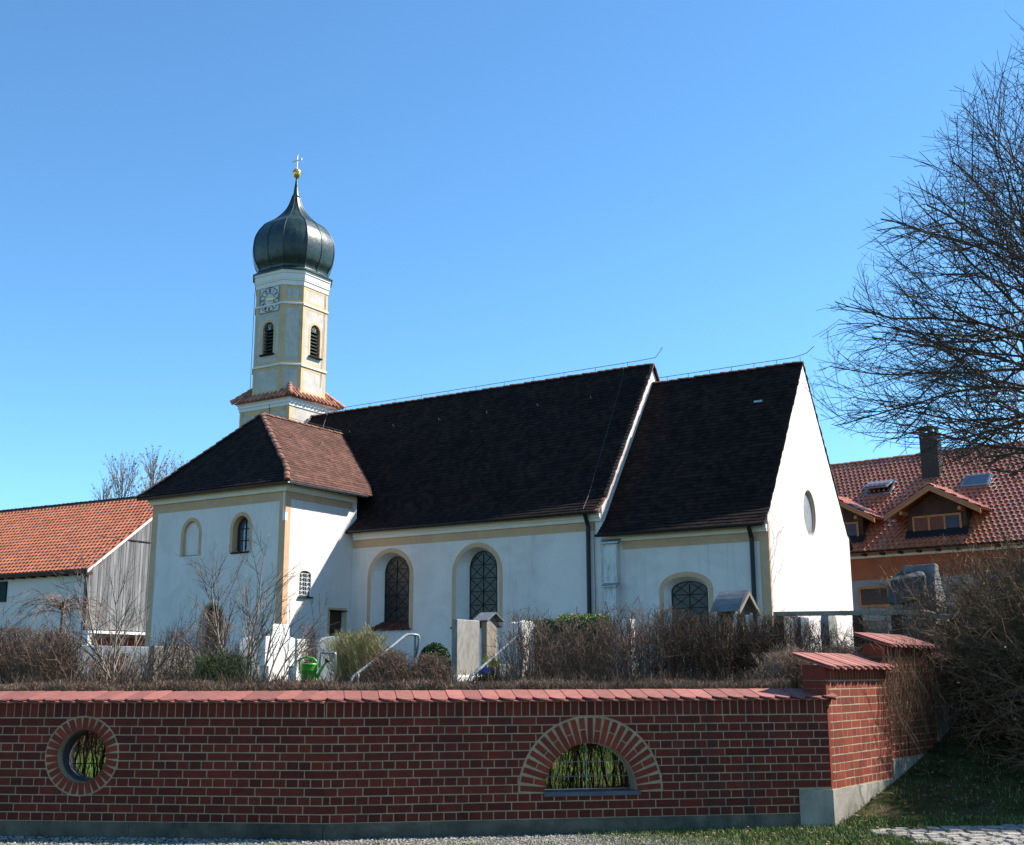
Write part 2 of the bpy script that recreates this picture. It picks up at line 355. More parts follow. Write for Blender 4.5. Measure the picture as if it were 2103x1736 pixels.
def tuftline():
    x = random.choice([random.gauss(c_, .10) for c_ in (-5, -4.35, -3.6, -3.2, -2.6, -2.2, -1.2, -.4, .3, 1.0)]); return x, random.gauss(10.95, .18)
tag(blades(1500, tuftline, .05, .003, .8).build('gravel_weeds', GRS, fix=False), 'small green weeds growing in the gravel strip', 'weeds', kind='stuff')
def litt():
    while True:
        x = random.uniform(1.6, 8.5); y = random.uniform(9.9, 16)
        if not inside(x, y) and not (x < P0.x and y > wall_y(x) - .1): return x, y
g = M()
for i in range(2600):
    x, y = litt(); s_ = random.uniform(.012, .03); a = random.random() * 6.28; z = ground(x, y) + .02 + random.random() * .02
    p = [Vector((math.cos(a + q * 1.57) * s_ * (1 if q % 2 else .55), math.sin(a + q * 1.57) * s_ * (1 if q % 2 else .55), random.uniform(-.008, .012))) + Vector((x, y, z)) for q in range(4)]
    g.add(p, [(0, 1, 2, 3)])
tag(g.build('leaf_litter', LITTER, fix=False), 'dead brown leaves scattered on the verge and slope', 'leaves', kind='stuff')
def bank():
    c_ = random.choice([(-4.0, .9), (.95, 1.3)])
    x = random.uniform(c_[0] - c_[1], c_[0] + c_[1]); return x, wall_y(x) + random.uniform(.35, 4.6)
tag(blades(16000, bank, .08, .004, .7).build('bank_grass', GRB, fix=False), 'green grass on the bank, coloured brighter for sunlight, seen through the wall openings', 'grass', kind='stuff')

# ------------------------------------------------------------------ roofs
def clip_poly(poly, a, b_, inside_left=True):
    outp = []; n = len(poly)
    def sd(p): return (b_[0] - a[0]) * (p[1] - a[1]) - (b_[1] - a[1]) * (p[0] - a[0])
    for i in range(n):
        p, q = poly[i], poly[(i + 1) % n]; dp, dq = sd(p), sd(q)
        if dp >= 0: outp.append(p)
        if (dp >= 0) != (dq >= 0): k = dp / (dp - dq); outp.append((p[0] + (q[0] - p[0]) * k, p[1] + (q[1] - p[1]) * k))
    return outp
def tiled(g, poly3, tw, th, lift=.010, thick=.016, jit=.004, under=True, wave=0, phase=0, rowjit=0, slab=.10, missing=None):
    """poly3: convex polygon, first edge = eave (left to right seen from outside). Real overlapping tiles clipped to the polygon."""
    P = [Vector(p) for p in poly3]; o = P[0]; ex = (P[1] - P[0]).normalized()
    nrm = (P[1] - P[0]).cross(P[2] - P[0]).normalized()
    if nrm.z < 0: nrm = -nrm
    ey = nrm.cross(ex).normalized()
    if (P[2] - o).dot(ey) < 0: ey = -ey
    p2 = [((p - o).dot(ex), (p - o).dot(ey)) for p in P]
    area = sum(p2[i][0] * p2[(i + 1) % len(p2)][1] - p2[(i + 1) % len(p2)][0] * p2[i][1] for i in range(len(p2)))
    if area < 0: p2r = p2[::-1]
    else: p2r = p2
    x0 = min(p[0] for p in p2); x1 = max(p[0] for p in p2); y1 = max(p[1] for p in p2)
    if under:
        A = list(P); B = [p - nrm * slab for p in P]; g.loft(B, A, .4, m=0)
    ny = int(y1 / th) + 1
    for j in range(ny):
        off = (j % 2) * tw / 2 + phase; ya = j * th; yb = ya + th * 1.03; rj = random.uniform(-rowjit, rowjit)
        i0 = int((x0 - off) / tw) - 1; i1 = int((x1 - off) / tw) + 2
        for i in range(i0, i1):
            xa = i * tw + off; xb = xa + tw - .004; dr = random.uniform(-jit, jit) * 1.5
            if wave == 0: segs = [(xa, xb, 0, 0)]
            else:
                N = 5; segs = []
                hs = [wave * (.5 + .5 * math.cos(2 * math.pi * k / N)) for k in range(N + 1)]
                for k in range(N): segs.append((xa + tw * k / N, xa + tw * (k + 1) / N, hs[k], hs[k + 1]))
            r_ = random.random(); jz = random.uniform(0, jit)
            for (a_, b__, ha, hb) in segs:
                q = [(a_, ya + dr + rj), (b__, ya + dr + rj), (b__, yb), (a_, yb)]
                for k in range(len(p2r)):
                    q = clip_poly(q, p2r[k], p2r[(k + 1) % len(p2r)])
                    if len(q) < 3: break
                if len(q) < 3: continue
                top = []
                for (x, y) in q:
                    f_ = max(0, min(1, (yb - y) / (yb - ya))); hw = ha + (hb - ha) * ((x - a_) / max(1e-6, b__ - a_))
                    top.append(o + ex * x + ey * y + nrm * (.004 + thick * .3 + hw + (lift + jz) * f_))
                g.add(top, [tuple(range(len(top)))], r_)
                # front edge
                if abs(q[0][1] - (ya + dr + rj)) < 1e-4 or True:
                    low = [(p, tp) for p, tp in zip(q, top) if p[1] < ya + .35 * th]
                    if len(low) >= 2:
                        low.sort(key=lambda k: k[0][0]); a3, b3 = low[0][1], low[-1][1]
                        g.add([a3, b3, b3 - nrm * (thick + jz), a3 - nrm * (thick + jz)], [(0, 1, 2, 3)], r_ * .8)
def ridge_caps(g, a, b_, rad=.10, step=.33, lift=.02):
    a = Vector(a); b_ = Vector(b_); d = b_ - a; L = d.length; d.normalize(); n = max(1, int(L / step)); s_ = L / n
    side = d.cross(Vector((0, 0, 1))).normalized(); up = side.cross(d).normalized()
    for i in range(n):
        j = Vector((random.uniform(-.012, .012), random.uniform(-.012, .012), random.uniform(-.008, .01)))
        p0 = a + d * (i * s_ - .02) + j; p1 = a + d * ((i + 1) * s_ + .03) + j; A = []; B = []
        for k in range(7):
            t_ = math.pi * (k / 6) ; c_, s2 = math.cos(t_), math.sin(t_)
            A.append(p0 + side * c_ * rad * 1.08 + up * (s2 * rad * .8 - rad * .35 + lift + .015)); B.append(p1 + side * c_ * rad * .92 + up * (s2 * rad * .72 - rad * .35 + lift - .01))
        g.loft(A, B, closed=True)

# ------------------------------------------------------------------ church
OX = -8.137
CH = thing('church', 'white village church with dark steep roofs and an onion dome tower', 'church', (OX, 42, 0), -TH)
GZ = .9
# --- annex walls
AW = 7.0; ZE = 8.28
g = M(); g.box(-AW, 0, 0, 3.95, GZ, ZE); wa = g.build('annex_wall', PL, CH)
def loftcut(outline_out, outline_in, plane, d0, d1):
    """plane 'v': outlines are (u,z) on faces with normal -v at v=d; plane 'u': (v,z) on faces with normal +u"""
    g = M()
    k = (lambda p, d: (p[0], d, p[1])) if plane == 'v' else (lambda p, d: (d, p[0], p[1]))
    g.loft([k(p, d0) for p in outline_out], [k(p, d1) for p in outline_in]); return g
def ext(o_in, o_out, e=.25):                     # continue the loft slightly in front of the wall face
    return [(a[0] + (a[0] - b[0]) * e, a[1] + (a[1] - b[1]) * e) for a, b in zip(o_out, o_in)]
def splay(oo, oi, plane, face, depth, sign):
    e = .1 / depth
    return loftcut(ext(oi, oo, e), oi, plane, face - sign * .1, face + sign * depth)
def trim(oo, wd, plane, face, sign, name='window_surround', mtl=None, rise_w=None, parent=None, cz=None):
    """painted surround: band of width wd outside outline oo, 6 mm proud"""
    c_x = sum(p[0] for p in oo) / len(oo); zmin = min(p[1] for p in oo); wmax = max(p[0] for p in oo) - min(p[0] for p in oo)
    outer = []
    zt = max(p[1] for p in oo)
    for i, p in enumerate(oo):
        if i == 0: outer.append((p[0] + wd, p[1])); continue
        if i == len(oo) - 1: outer.append((p[0] - wd, p[1])); continue
        a = oo[i - 1]; b_ = oo[i + 1]; dx, dz = b_[0] - a[0], b_[1] - a[1]; l = math.hypot(dx, dz) or 1
        outer.append((p[0] + dz / l * wd, p[1] - dx / l * wd))
    k = (lambda p, d: (p[0], d, p[1])) if plane == 'v' else (lambda p, d: (d, p[0], p[1]))
    f0 = face - sign * .007; f1 = face + sign * .01
    g = M(); g.ring([k(p, f0) for p in outer], [k(p, f0) for p in oo], [k(p, f1) for p in oo], [k(p, f1) for p in outer])
    return g.build(name, mtl or OC, parent or CH)
def reveal(oo, oi, plane, face, depth, sign, mtl, parent):
    k = (lambda p, d: (p[0], d, p[1])) if plane == 'v' else (lambda p, d: (d, p[0], p[1]))
    cx = (oo[0][0] + oo[-1][0]) / 2; zc = oo[0][1]
    sh = lambda P: [(cx + (p[0] - cx) * .985, zc + (p[1] - zc) * .992) for p in P]
    g = M(); g.loft([k(p, face - sign * .004) for p in sh(oo)], [k(p, face + sign * depth) for p in sh(oi)], caps=False, closed=False)
    return g.build('reveal', mtl, parent)
def glazed(oi, plane, d, sign, parent, nx, nz, diag=True, barm=None, name='pane', bw=.013, gm=None):
    k = (lambda p, dd: (p[0], dd, p[1])) if plane == 'v' else (lambda p, dd: (dd, p[0], p[1]))
    g = M(); g.add([k(p, d - sign * .03) for p in oi], [tuple(range(len(oi)))]); g.build(name, gm or GLASS, parent)
    x0 = min(p[0] for p in oi); x1 = max(p[0] for p in oi); z0 = min(p[1] for p in oi); z1 = max(p[1] for p in oi)
    def inn(x, z):
        c_ = False; n = len(oi)
        for i in range(n):
            a, b_ = oi[i], oi[i - 1]
            if (a[1] > z) != (b_[1] > z) and x < (b_[0] - a[0]) * (z - a[1]) / (b_[1] - a[1]) + a[0]: c_ = not c_
        return c_
    g = M(); dd = d - sign * .05
    def bar(xa, za, xb, zb, w_):
        N = 24; pts = [(xa + (xb - xa) * i / N, za + (zb - za) * i / N) for i in range(N + 1)]
        run = [p for p in pts if inn(*p)]
        if len(run) > 1: g.tube([k(run[0], dd), k(run[-1], dd)], w_, 5)
    for i in range(1, nx): x = x0 + (x1 - x0) * i / nx; bar(x, z0, x, z1, bw)
    for i in range(1, nz): z = z0 + (z1 - z0) * i / nz; bar(x0, z, x1, z, bw)
    if diag:
        cw = (x1 - x0) / nx; chh = (z1 - z0) / nz
        for i in range(nx):
            for j in range(nz):
                xa, xb, za, zb = x0 + cw * i, x0 + cw * (i + 1), z0 + chh * j, z0 + chh * (j + 1)
                bar(xa, za, xb, zb, bw * .6); bar(xa, zb, xb, za, bw * .6)
    g.tube([k(p, dd) for p in oi], bw * 1.1, 5, closed=True)
    g.build('lattice' if diag else 'glazing_bars', barm or DK, parent)
# annex openings on the shaded face
cuts = []
oA = arch(-4.78, 5.98, 6.78, .84, .52); oAi = arch(-4.78, 5.98, 6.78, .80, .50); cuts.append(splay(oA, oAi, 'v', 0, .10, 1))
oB = arch(-2.17, 5.96, 6.82, .84, .50); oBi = arch(-2.17, 6.0, 6.82, .80, .48); cuts.append(splay(oB, oBi, 'v', 0, .30, 1))
oD = arch(-3.46, 1.6, 3.60, 1.02, .53); oDi = arch(-3.46, 1.6, 3.60, .98, .51); cuts.append(splay(oD, oDi, 'v', 0, .25, 1))
oW = arch(1.16, 4.35, 5.12, .62, .16); oWi = arch(1.16, 4.35, 5.12, .62, .16); cuts.append(splay(oW, oWi, 'u', 0, .22, -1))
oG = [(2.55, 1.3), (3.40, 1.3), (3.40, 3.90), (2.55, 3.90)]; cuts.append(splay(oG, oG, 'u', 0, .25, -1))
cut(wa, cuts)
# blind niche
bn = M(); bn.box(-5.2, -4.36, .003, .09, 5.975, 6.0); nb = trim(oA, .14, 'v', 0, 1, 'blind_niche'); nb['label'] = 'ochre surround of the blind arched niche'
reveal(oA, oAi, 'v', 0, .10, 1, OC, nb); bn.build('sill', TILE, nb)
wb = trim(oB, .14, 'v', 0, 1, 'window'); reveal(oB, oBi, 'v', 0, .29, 1, OC, wb)
glazed(oBi, 'v', .30, 1, wb, 2, 3, False, WOODD, bw=.020, gm=SKYG)
g = M(); g.box(-2.62, -1.72, -.05, .27, 5.93, 5.985); g.build('sill', TILE, wb)
g = M(); o2 = arch(-2.17, 6.0, 6.82, .68, .42); f0, f1 = .215, .245; k = lambda p, d: (p[0], d, p[1])
g.ring([k(p, f0) for p in oBi], [k(p, f0) for p in o2], [k(p, f1) for p in o2], [k(p, f1) for p in oBi], closed=True); g.build('frame', WOODD, wb)
wd_ = trim(oD, .10, 'v', 0, 1, 'door'); glazed(oDi, 'v', .25, 1, wd_, 5, 8, False, DK, name='leaf', bw=.012, gm=WOODD)
ww = M(); ww.box(-.03, .09, .80, 1.52, 4.29, 4.345); wv = ww.build('window', DK, CH)
glazed(oWi, 'u', -.10, -1, wv, 1, 1, False, DK)
g = M()                                           # white wrought iron ornamental grille
for v_ in (.87, 1.16, 1.45): g.tube([(-.03, v_, 4.37), (-.03, v_, 5.2)], .010, 5)
for i in range(6): z = 4.40 + i * .155; g.tube([(-.03, .86, z), (-.03, 1.46, z)], .009, 5)
for i in range(5):
    for c_ in (1.015, 1.305):
        zc = 4.475 + i * .155
        for rr in (.066, .035): g.tube([(-.03, c_ + rr * math.cos(q * .785), zc + rr * math.sin(q * .785)) for q in range(8)], .0075, 4, closed=True)
g.tube([(-.03, p[0], p[1]) for p in oW], .012, 5, closed=True); g.build('iron_grille', WHITE, wv)
g = M(); g.box(-.21, -.16, 2.55, 3.40, 1.3, 3.9); dr = g.build('door', WOODD, CH)
g = M(); g.box(-.155, -.12, 2.62, 3.33, 3.05, 3.2); g.build('rail', DK, dr); g = M(); g.box(-.155, -.12, 2.62, 3.33, 1.9, 2.05); g.build('rail', DK, dr)
g = M(); T = lambda a, b_, c_: (a, b_, c_)
g.box(-.01, .007, 2.43, 2.55, 1.3, 4.02); g.box(-.01, .007, 3.40, 3.52, 1.3, 4.02); g.box(-.01, .0065, 2.43, 3.52, 3.90, 4.02); g.build('surround', OC, dr)
g = M(); g.box(-.15, .10, 2.5, 3.46, 3.90, 3.93); g.build('lintel', DK, dr)
# cornices, ochre bands, quoins
g = M(); g.box(-AW - .10, .10, -.10, 0, 8.06, 8.30); g.box(0, .10, 0, 3.73, 8.06, 8.30); g.box(-AW - .10, -AW, 0, 3.7, 8.06, 8.30)
g.box(-AW - .16, .16, -.16, -.10, 8.19, 8.30); g.box(.10, .16, -.10, 3.73, 8.19, 8.30)
g.build('cornice', CO, CH)
g = M(); g.box(-AW, -.0, -.006, .01, 7.72, 8.06)
g.box(-.30, 0.006, -.0065, .01, 1.2, 7.72); g.box(-AW - .006, -AW + .30, -.0065, .01, 1.2, 7.72); g.box(-.01, .0062, .01, .26, 1.2, 8.06); g.box(-.01, .006, .26, 3.7, 7.80, 8.06)
g.build('ochre_band', OC, CH)
g = M(); g.box(-.02, .12, -.13, -.01, 6.98, 7.28); g.box(-.10, -.06, -.03, -.008, 7.2, 8.05); g.build('alarm_box', WHITE, CH)

# --- nave and chancel
UN = 10.83; UC = 16.604; V0 = 3.734; V1 = 12.2; C0 = 3.778; C1 = 12.239; VM = 8.0
NE = (3.30, 6.88); NB = (3.92, 7.42); NR = 12.99           # eave, break, ridge (v,z)
CE = (3.34, 6.10); CB = (3.96, 6.66); CR = 12.23
def profile(E, B, Rz, d):                          # wall gable outline beneath the roof by d
    return [(V0, GZ), (V0, E[1] + (V0 - E[0]) * .87 - d), (B[0], B[1] - d), (VM, Rz - d), (2 * VM - B[0], B[1] - d), (V1, E[1] + .5 - d), (V1, GZ)]
g = M(); pr = profile(NE, NB, NR, .12); g.loft([(-6.2, p[0], p[1]) for p in pr], [(UN, p[0], p[1]) for p in pr]); wn = g.build('nave_wall', PL, CH)
pr2 = [(C0, GZ), (C0, CE[1] + (C0 - CE[0]) * .90 - .11), (CB[0], CB[1] - .11), (VM, CR - .11), (2 * VM - CB[0], CB[1] - .11), (C1, CE[1] + .5 - .11), (C1, GZ)]
g = M(); g.loft([(UN - .1, p[0], p[1]) for p in pr2], [(UC, p[0], p[1]) for p in pr2]); wc = g.build('chancel_wall', PL, CH)
o1 = arch(1.875, 3.18, 5.13, 1.85, .93); i1 = arch(1.875, 3.52, 5.33, 1.10, .60)
o2_ = arch(5.775, 3.18, 5.10, 1.85, .93); i2 = arch(5.775, 3.52, 5.31, 1.14, .60)
cut(wn, [splay(o1, i1, 'v', V0, .45, 1), splay(o2_, i2, 'v', V0, .45, 1)])
o3 = arch(13.78, 2.6, 4.22, 1.56, .40); i3 = arch(13.78, 2.8, 4.18, 1.22, .30)
ov = [(7.88 + .64 * math.cos(t_ * math.pi / 14), 6.90 + .80 * math.sin(t_ * math.pi / 14)) for t_ in range(28)]
ovi = [(7.88 + .60 * math.cos(t_ * math.pi / 14), 6.90 + .76 * math.sin(t_ * math.pi / 14)) for t_ in range(28)]
cut(wc, [splay(o3, i3, 'v', C0, .32, 1), splay(ov, ovi, 'u', UC, .32, -1)])
for oo, ii, nm in ((o1, i1, 'left'), (o2_, i2, 'right')):
    q = trim(oo, .16, 'v', V0, 1, 'window'); glazed(ii, 'v', V0 + .45, 1, q, 2, 5, True)
    c_ = (oo[0][0] + oo[-1][0]) / 2; g = M()
    for j in range(4):
        a = j / 4; b_ = (j + 1) / 4
        va, vb = V0 - .10 + .52 * a, V0 - .10 + .52 * b_ + .02; za, zb = 3.20 + .34 * a, 3.20 + .34 * b_ - .01; wa_ = .93 - .37 * max(0, a - .2) / .8; wb_ = .93 - .37 * max(0, b_ - .2) / .8
        if j == 0: wa_ += .16
        N = 9
        for i in range(N):
            r_ = random.random(); fa, fb = i / N, (i + 1) / N - .02
            L = lambda w_, f_: c_ - w_ + 2 * w_ * f_
            g.hexa([(L(wa_, fa), va, za - .03), (L(wa_, fb), va, za - .03), (L(wb_, fb), vb, zb - .03), (L(wb_, fa), vb, zb - .03), (L(wa_, fa), va, za + .02), (L(wa_, fb), va, za + .02), (L(wb_, fb), vb, zb), (L(wb_, fa), vb, zb)], r_)
    g.build('tiled_sill', SILL, q)
q = trim(o3, .15, 'v', C0, 1, 'window'); glazed(i3, 'v', C0 + .32, 1, q, 2, 4, True)
g = M(); k = lambda p, d: (d, p[0], p[1]); q8 = lambda f_: [(7.88 + (p[0] - 7.88) * f_, 6.9 + (p[1] - 6.9) * f_) for p in ov]
g.ring([k(p, UC - .004) for p in q8(1.0)], [k(p, UC - .004) for p in q8(.985)], [k(p, UC - .05) for p in q8(.975)], [k(p, UC - .05) for p in q8(1.0)], closed=True)
onr = g.build('oval_window', OC, CH)
g = M(); g.add([k(p, UC - .11) for p in q8(.97)], [tuple(range(28))]); g.build('pane', mat('pale_grey_pane', (.20, .22, .24), (.28, .30, .315), 1.5, .35, .1), onr)
# cornices of nave and chancel
g = M(); g.box(.12, UN - .02, V0 - .09, V0, 6.60, 6.84); g.box(.12, UN - .02, V0 - .15, V0 - .09, 6.72, 6.86); g.build('cornice', CO, CH)
g = M(); g.box(0.02, UN - .25, V0 - .006, V0 + .01, 6.30, 6.60); g.box(UN + .72, UC - .3, C0 - .006, C0 + .01, 5.60, 5.88)
g.box(UC - .30, UC + .006, C0 - .0065, C0 + .01, 1.2, 5.88); g.box(UC - .01, UC + .006, C0 + .01, C0 + .12, 1.2, 6.2); g.build('ochre_band', OC, CH)
g = M(); g.box(UN + .08, UC - .02, C0 - .09, C0, 5.88, 6.10); g.box(UN + .08, UC - .02, C0 - .14, C0 - .09, 5.97, 6.10); g.build('cornice', CO, CH)
# buttress with metal caps
g = M(); g.box(UN - .02, UN + .12, V0 - .07, V0 + .2, GZ, 6.0); g.box(UN + .12, UN + .62, C0 - .22, C0 + .05, GZ, 5.80); g.box(UN + .18, UN + .66, C0 - .42, C0 - .2, GZ, 4.36)
bt = g.build('buttress', mat('stained_plaster', (.52, .50, .47), (.74, .72, .68), 1.2, .9, .5, 14, .02, stain=(.20, .21, .21), stsc=1.6, sc=(2, 2, .6), stpos=(.5, .72)), CH)
g = M()
g.hexa([(UN + .06, C0 - .34, 5.80), (UN + .72, C0 - .34, 5.80), (UN + .72, C0, 5.93), (UN + .06, C0, 5.93), (UN + .06, C0 - .34, 5.86), (UN + .72, C0 - .34, 5.86), (UN + .72, C0, 6.02), (UN + .06, C0, 6.02)])
g.build('cap', ZN, bt); g = M()
g.hexa([(UN + .14, C0 - .50, 4.36), (UN + .72, C0 - .50, 4.36), (UN + .72, C0 - .2, 4.46), (UN + .14, C0 - .2, 4.46), (UN + .14, C0 - .50, 4.40), (UN + .72, C0 - .50, 4.40), (UN + .72, C0 - .2, 4.52), (UN + .14, C0 - .2, 4.52)])
g.build('cap', ZN, bt)
# downpipes and gutters
g = M(); g.tube([(10.36, V0 - .34, 6.86), (10.36, V0 - .12, 6.45), (10.36, V0 - .12, 1.2)], .075, 10); dp = g.build('downpipe', DK, CH)
g = M(); g.tube([(16.10, C0 - .34, 6.05), (16.10, C0 - .12, 5.70), (16.10, C0 - .12, 1.2)], .07, 10); g.build('downpipe', DK, CH)
def gutter(g, a, b_, rad, brk=.9):
    a = Vector(a); b_ = Vector(b_); d = (b_ - a).normalized(); s_ = Vector((0, 0, 1)).cross(d)
    A = []; B = []; n = 8
    for (rr, order) in ((rad, range(n + 1)), (rad * .86, range(n, -1, -1))):
        for i in order:
            t_ = math.pi + math.pi * i / n; o_ = s_ * (rr * math.cos(t_)) + Vector((0, 0, rr * math.sin(t_))); A.append(a + o_); B.append(b_ + o_)
    g.loft(A, B)
    L = (b_ - a).length; k = int(L / brk)
    for i in range(k + 1):
        p = a + d * (L * (i + .5) / (k + 1))
        g.tube([p + s_ * (rad * 1.06 * math.cos(math.pi + math.pi * j / 6)) + Vector((0, 0, rad * 1.06 * math.sin(math.pi + math.pi * j / 6))) for j in range(7)], .009, 4)
g = M(); gutter(g, (.25, 3.27, 6.90), (UN - .02, 3.27, 6.90), .085); g.build('gutter', DK, CH)
g = M(); gutter(g, (UN - .02, 3.30, 6.10), (UC + .02, 3.30, 6.10), .085); g.build('gutter', DK, CH)
g = M(); gutter(g, (.50, -.42, 8.33), (.50, 3.95, 8.33), .075, .6); g.build('gutter', ZN, CH, label='grey metal gutter on the sunlit side of the annex')
# roofs
def roof_pair(u0, u1, E, B, Rz, name, ml=0):
    g = M()
    tiled(g, [(u0, E[0], E[1]), (u1, E[0], E[1]), (u1, B[0], B[1]), (u0, B[0], B[1])], .19, .165, .012, .018, .008, slab=.06, rowjit=.006)
    tiled(g, [(u0, B[0], B[1]), (u1, B[0], B[1]), (u1, VM, Rz), (u0, VM, Rz)], .19, .165, .007, .020, .010, slab=.06, rowjit=.010)
    e2 = (2 * VM - E[0], E[1]); b2 = (2 * VM - B[0], B[1])
    g.loft([(u0, e2[0], e2[1]), (u0, b2[0], b2[1]), (u0, VM, Rz), (u0, VM, Rz - .06), (u0, b2[0], b2[1] - .06), (u0, e2[0], e2[1] - .06)], [(u1, e2[0], e2[1]), (u1, b2[0], b2[1]), (u1, VM, Rz), (u1, VM, Rz - .06), (u1, b2[0], b2[1] - .06), (u1, e2[0], e2[1] - .06)])
    return g.build(name, TILE, CH, fix=False)
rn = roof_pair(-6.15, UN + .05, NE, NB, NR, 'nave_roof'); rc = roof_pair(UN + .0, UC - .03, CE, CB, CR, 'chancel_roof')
g = M(); ridge_caps(g, (-6.15, VM, NR), (UN + .05, VM, NR)); g.build('ridge_tiles', RIDGE, rn)
g = M(); ridge_caps(g, (UN + .05, VM, CR), (UC + .02, VM, CR)); g.build('ridge_tiles', RIDGE, rc)
g = M()                                            # verge tiles along the two gables
def verge_line(g, u, E, B, Rz, far=True):
    for (a, b_) in (((E[0], E[1]), (B[0], B[1])), ((B[0], B[1]), (VM, Rz))) + ((((2 * VM - B[0]), B[1]), (VM, Rz)), ((2 * VM - E[0], E[1] + .0), ((2 * VM - B[0]), B[1]))) if far else (((E[0], E[1]), (B[0], B[1])), ((B[0], B[1]), (VM, Rz))):
        L = math.hypot(b_[0] - a[0], b_[1] - a[1]); n = int(L / .165)
        for i in range(n):
            f0, f1 = i / n, (i + .97) / n; j = random.uniform(-.012, .012)
            p = [(a[0] + (b_[0] - a[0]) * f, a[1] + (b_[1] - a[1]) * f) for f in (f0, f1)]
            g.hexa([(u - .10, p[0][0], p[0][1] - .03), (u + .05 + j, p[0][0], p[0][1] - .03), (u + .05 + j, p[1][0], p[1][1] - .03), (u - .10, p[1][0], p[1][1] - .03), (u - .10, p[0][0], p[0][1] + .035), (u + .05 + j, p[0][0], p[0][1] + .035), (u + .05 + j, p[1][0], p[1][1] + .02), (u - .10, p[1][0], p[1][1] + .02)])
verge_line(g, UN + .05, NE, NB, NR); g.build('verge_tiles', RIDGE, rn)
g = M(); verge_line(g, UC - .02, CE, CB, CR); g.build('verge_tiles', TILE, rc)
# roof hooks and conductor wires
for i in range(6):
    g = M(); u_ = -3.0 + i * 2.35; z = NB[1] + 4.3; v_ = NB[0] + 4.3 / ((NR - NB[1]) / (VM - NB[0]))
    g.tube([(u_, v_, z + .03), (u_, v_ - .13, z + .02), (u_, v_ - .15, z + .10)], .014, 5)
    g.build('roof_hook', ZN, rn)
g = M(); g.box(15.2, 15.5, 6.83, 6.95, 10.73, 10.80); g.build('roof_hook', ZN, rc)
def wire(g, pts, r_=.012, post=None):
    g.tube(pts, r_, 5)
g = M(); sl_ = (NR - NB[1]) / (VM - NB[0])
wire(g, [(-6, VM, NR + .2), (UN - .6, VM, NR + .22), (UN + .15, VM, NR + .25), (UN + .45, VM, NR + .60)])
for i in range(12): u_ = -5.6 + i * 1.4; g.tube([(u_, VM, NR), (u_, VM, NR + .2)], .010, 4)
wire(g, [(UN - 1.2, VM, NR + .2), (UN - 1.05, VM - .4, NR - .4 * 1.36 + .06), (UN - .62, NB[0] + .05, NB[1] + .14), (10.36, 3.3, 7.0)], .006)
wire(g, [(10.55, V0 - .06, 6.6), (10.58, V0 - .05, 1.3)], .011)
wire(g, [(-5.2, VM, NR + .15), (-4.7, VM - .9, NR - .9)], .011)
g.build('lightning_wire', WIRE, rn)
g = M(); wire(g, [(UN + .2, VM, CR + .2), (UC - .3, VM, CR + .22), (UC + .15, VM, CR + .3), (UC + .45, VM, CR + .52)])
for i in range(7): u_ = UN + .6 + i * .85; g.tube([(u_, VM, CR), (u_, VM, CR + .2)], .010, 4)
g.build('lightning_wire', WIRE, rc)
# annex hipped roof
EA = .46; za0 = 8.36; bk = .12; zb0 = 8.92; apz = 11.72; apv = 2.16; um = -3.5
e = lambda u_, v_: (u_, v_, za0); bb = lambda u_, v_: (u_, v_, zb0)
g = M()
eL, eR = -AW - EA, EA; bL, bR = -AW + .12, -.12; vb = .12
g_h = M(); tiled(g_h, [(eL, -EA, za0), (eR, -EA, za0), (bR, vb, zb0), (bL, vb, zb0)], .19, .165, .012, .018, .008, slab=.05, rowjit=.008)
tiled(g_h, [(bL, vb, zb0), (bR, vb, zb0), (um, apv, apz)], .19, .165, .006, .018, .006, slab=.05, rowjit=.004)
ra = g_h.build('annex_roof', TILE, CH, fix=False, label='dark hipped tile roof of the annex')
g = M()
VE = 7.1
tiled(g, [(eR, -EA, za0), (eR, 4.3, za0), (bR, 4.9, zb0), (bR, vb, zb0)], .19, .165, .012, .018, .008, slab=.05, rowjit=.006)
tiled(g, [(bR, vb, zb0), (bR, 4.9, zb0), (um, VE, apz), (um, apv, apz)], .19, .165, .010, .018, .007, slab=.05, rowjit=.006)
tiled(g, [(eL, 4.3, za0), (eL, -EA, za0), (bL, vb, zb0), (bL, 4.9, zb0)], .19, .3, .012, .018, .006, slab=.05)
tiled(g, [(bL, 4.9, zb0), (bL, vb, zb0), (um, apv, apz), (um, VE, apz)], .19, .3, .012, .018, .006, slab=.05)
g.build('side_slope', mat('sun_lightened_brown_tile', (.070, .032, .023), (.125, .060, .044), 1.6, .85, .4, 30, .006, stain=(.19, .09, .065), stsc=2.2, usernd=.3, stpos=(.55, .8), spec=.15), ra, fix=False, label='tile slope of the annex roof facing right, coloured lighter for sunlight')  # lighter copy of the roof tile, sunlight put into the colour
g = M(); ridge_caps(g, (um, apv, apz), (um, VE, apz), .10, .34)
ridge_caps(g, (eR, -EA, za0 + .01), (bR, vb, zb0 + .02), .11, .3, .03); ridge_caps(g, (bR, vb, zb0 + .02), (um, apv, apz), .11, .3, .03)
ridge_caps(g, (eL, -EA, za0 + .01), (bL, vb, zb0 + .02), .10, .3); ridge_caps(g, (bL, vb, zb0 + .02), (um, apv, apz), .10, .3)
g.build('ridge_tiles', RIDGE, ra)
g = M(); wire(g, [(um, apv + .1, apz + .13), (um, VE, apz + .15)], .008)
for i in range(6): g.tube([(um, apv + .3 + i * .8, apz), (um, apv + .3 + i * .8, apz + .14)], .008, 4)
for (a, b_) in ((2.4, .62), (4.1, .62)): u_ = bR + (um - bR) * b_; z = zb0 + (apz - zb0) * b_; g.tube([(u_, a, z + .02), (u_ + .12, a, z + .03), (u_ + .13, a, z + .13)], .014, 5)
g.build('lightning_wire', WIRE, ra)
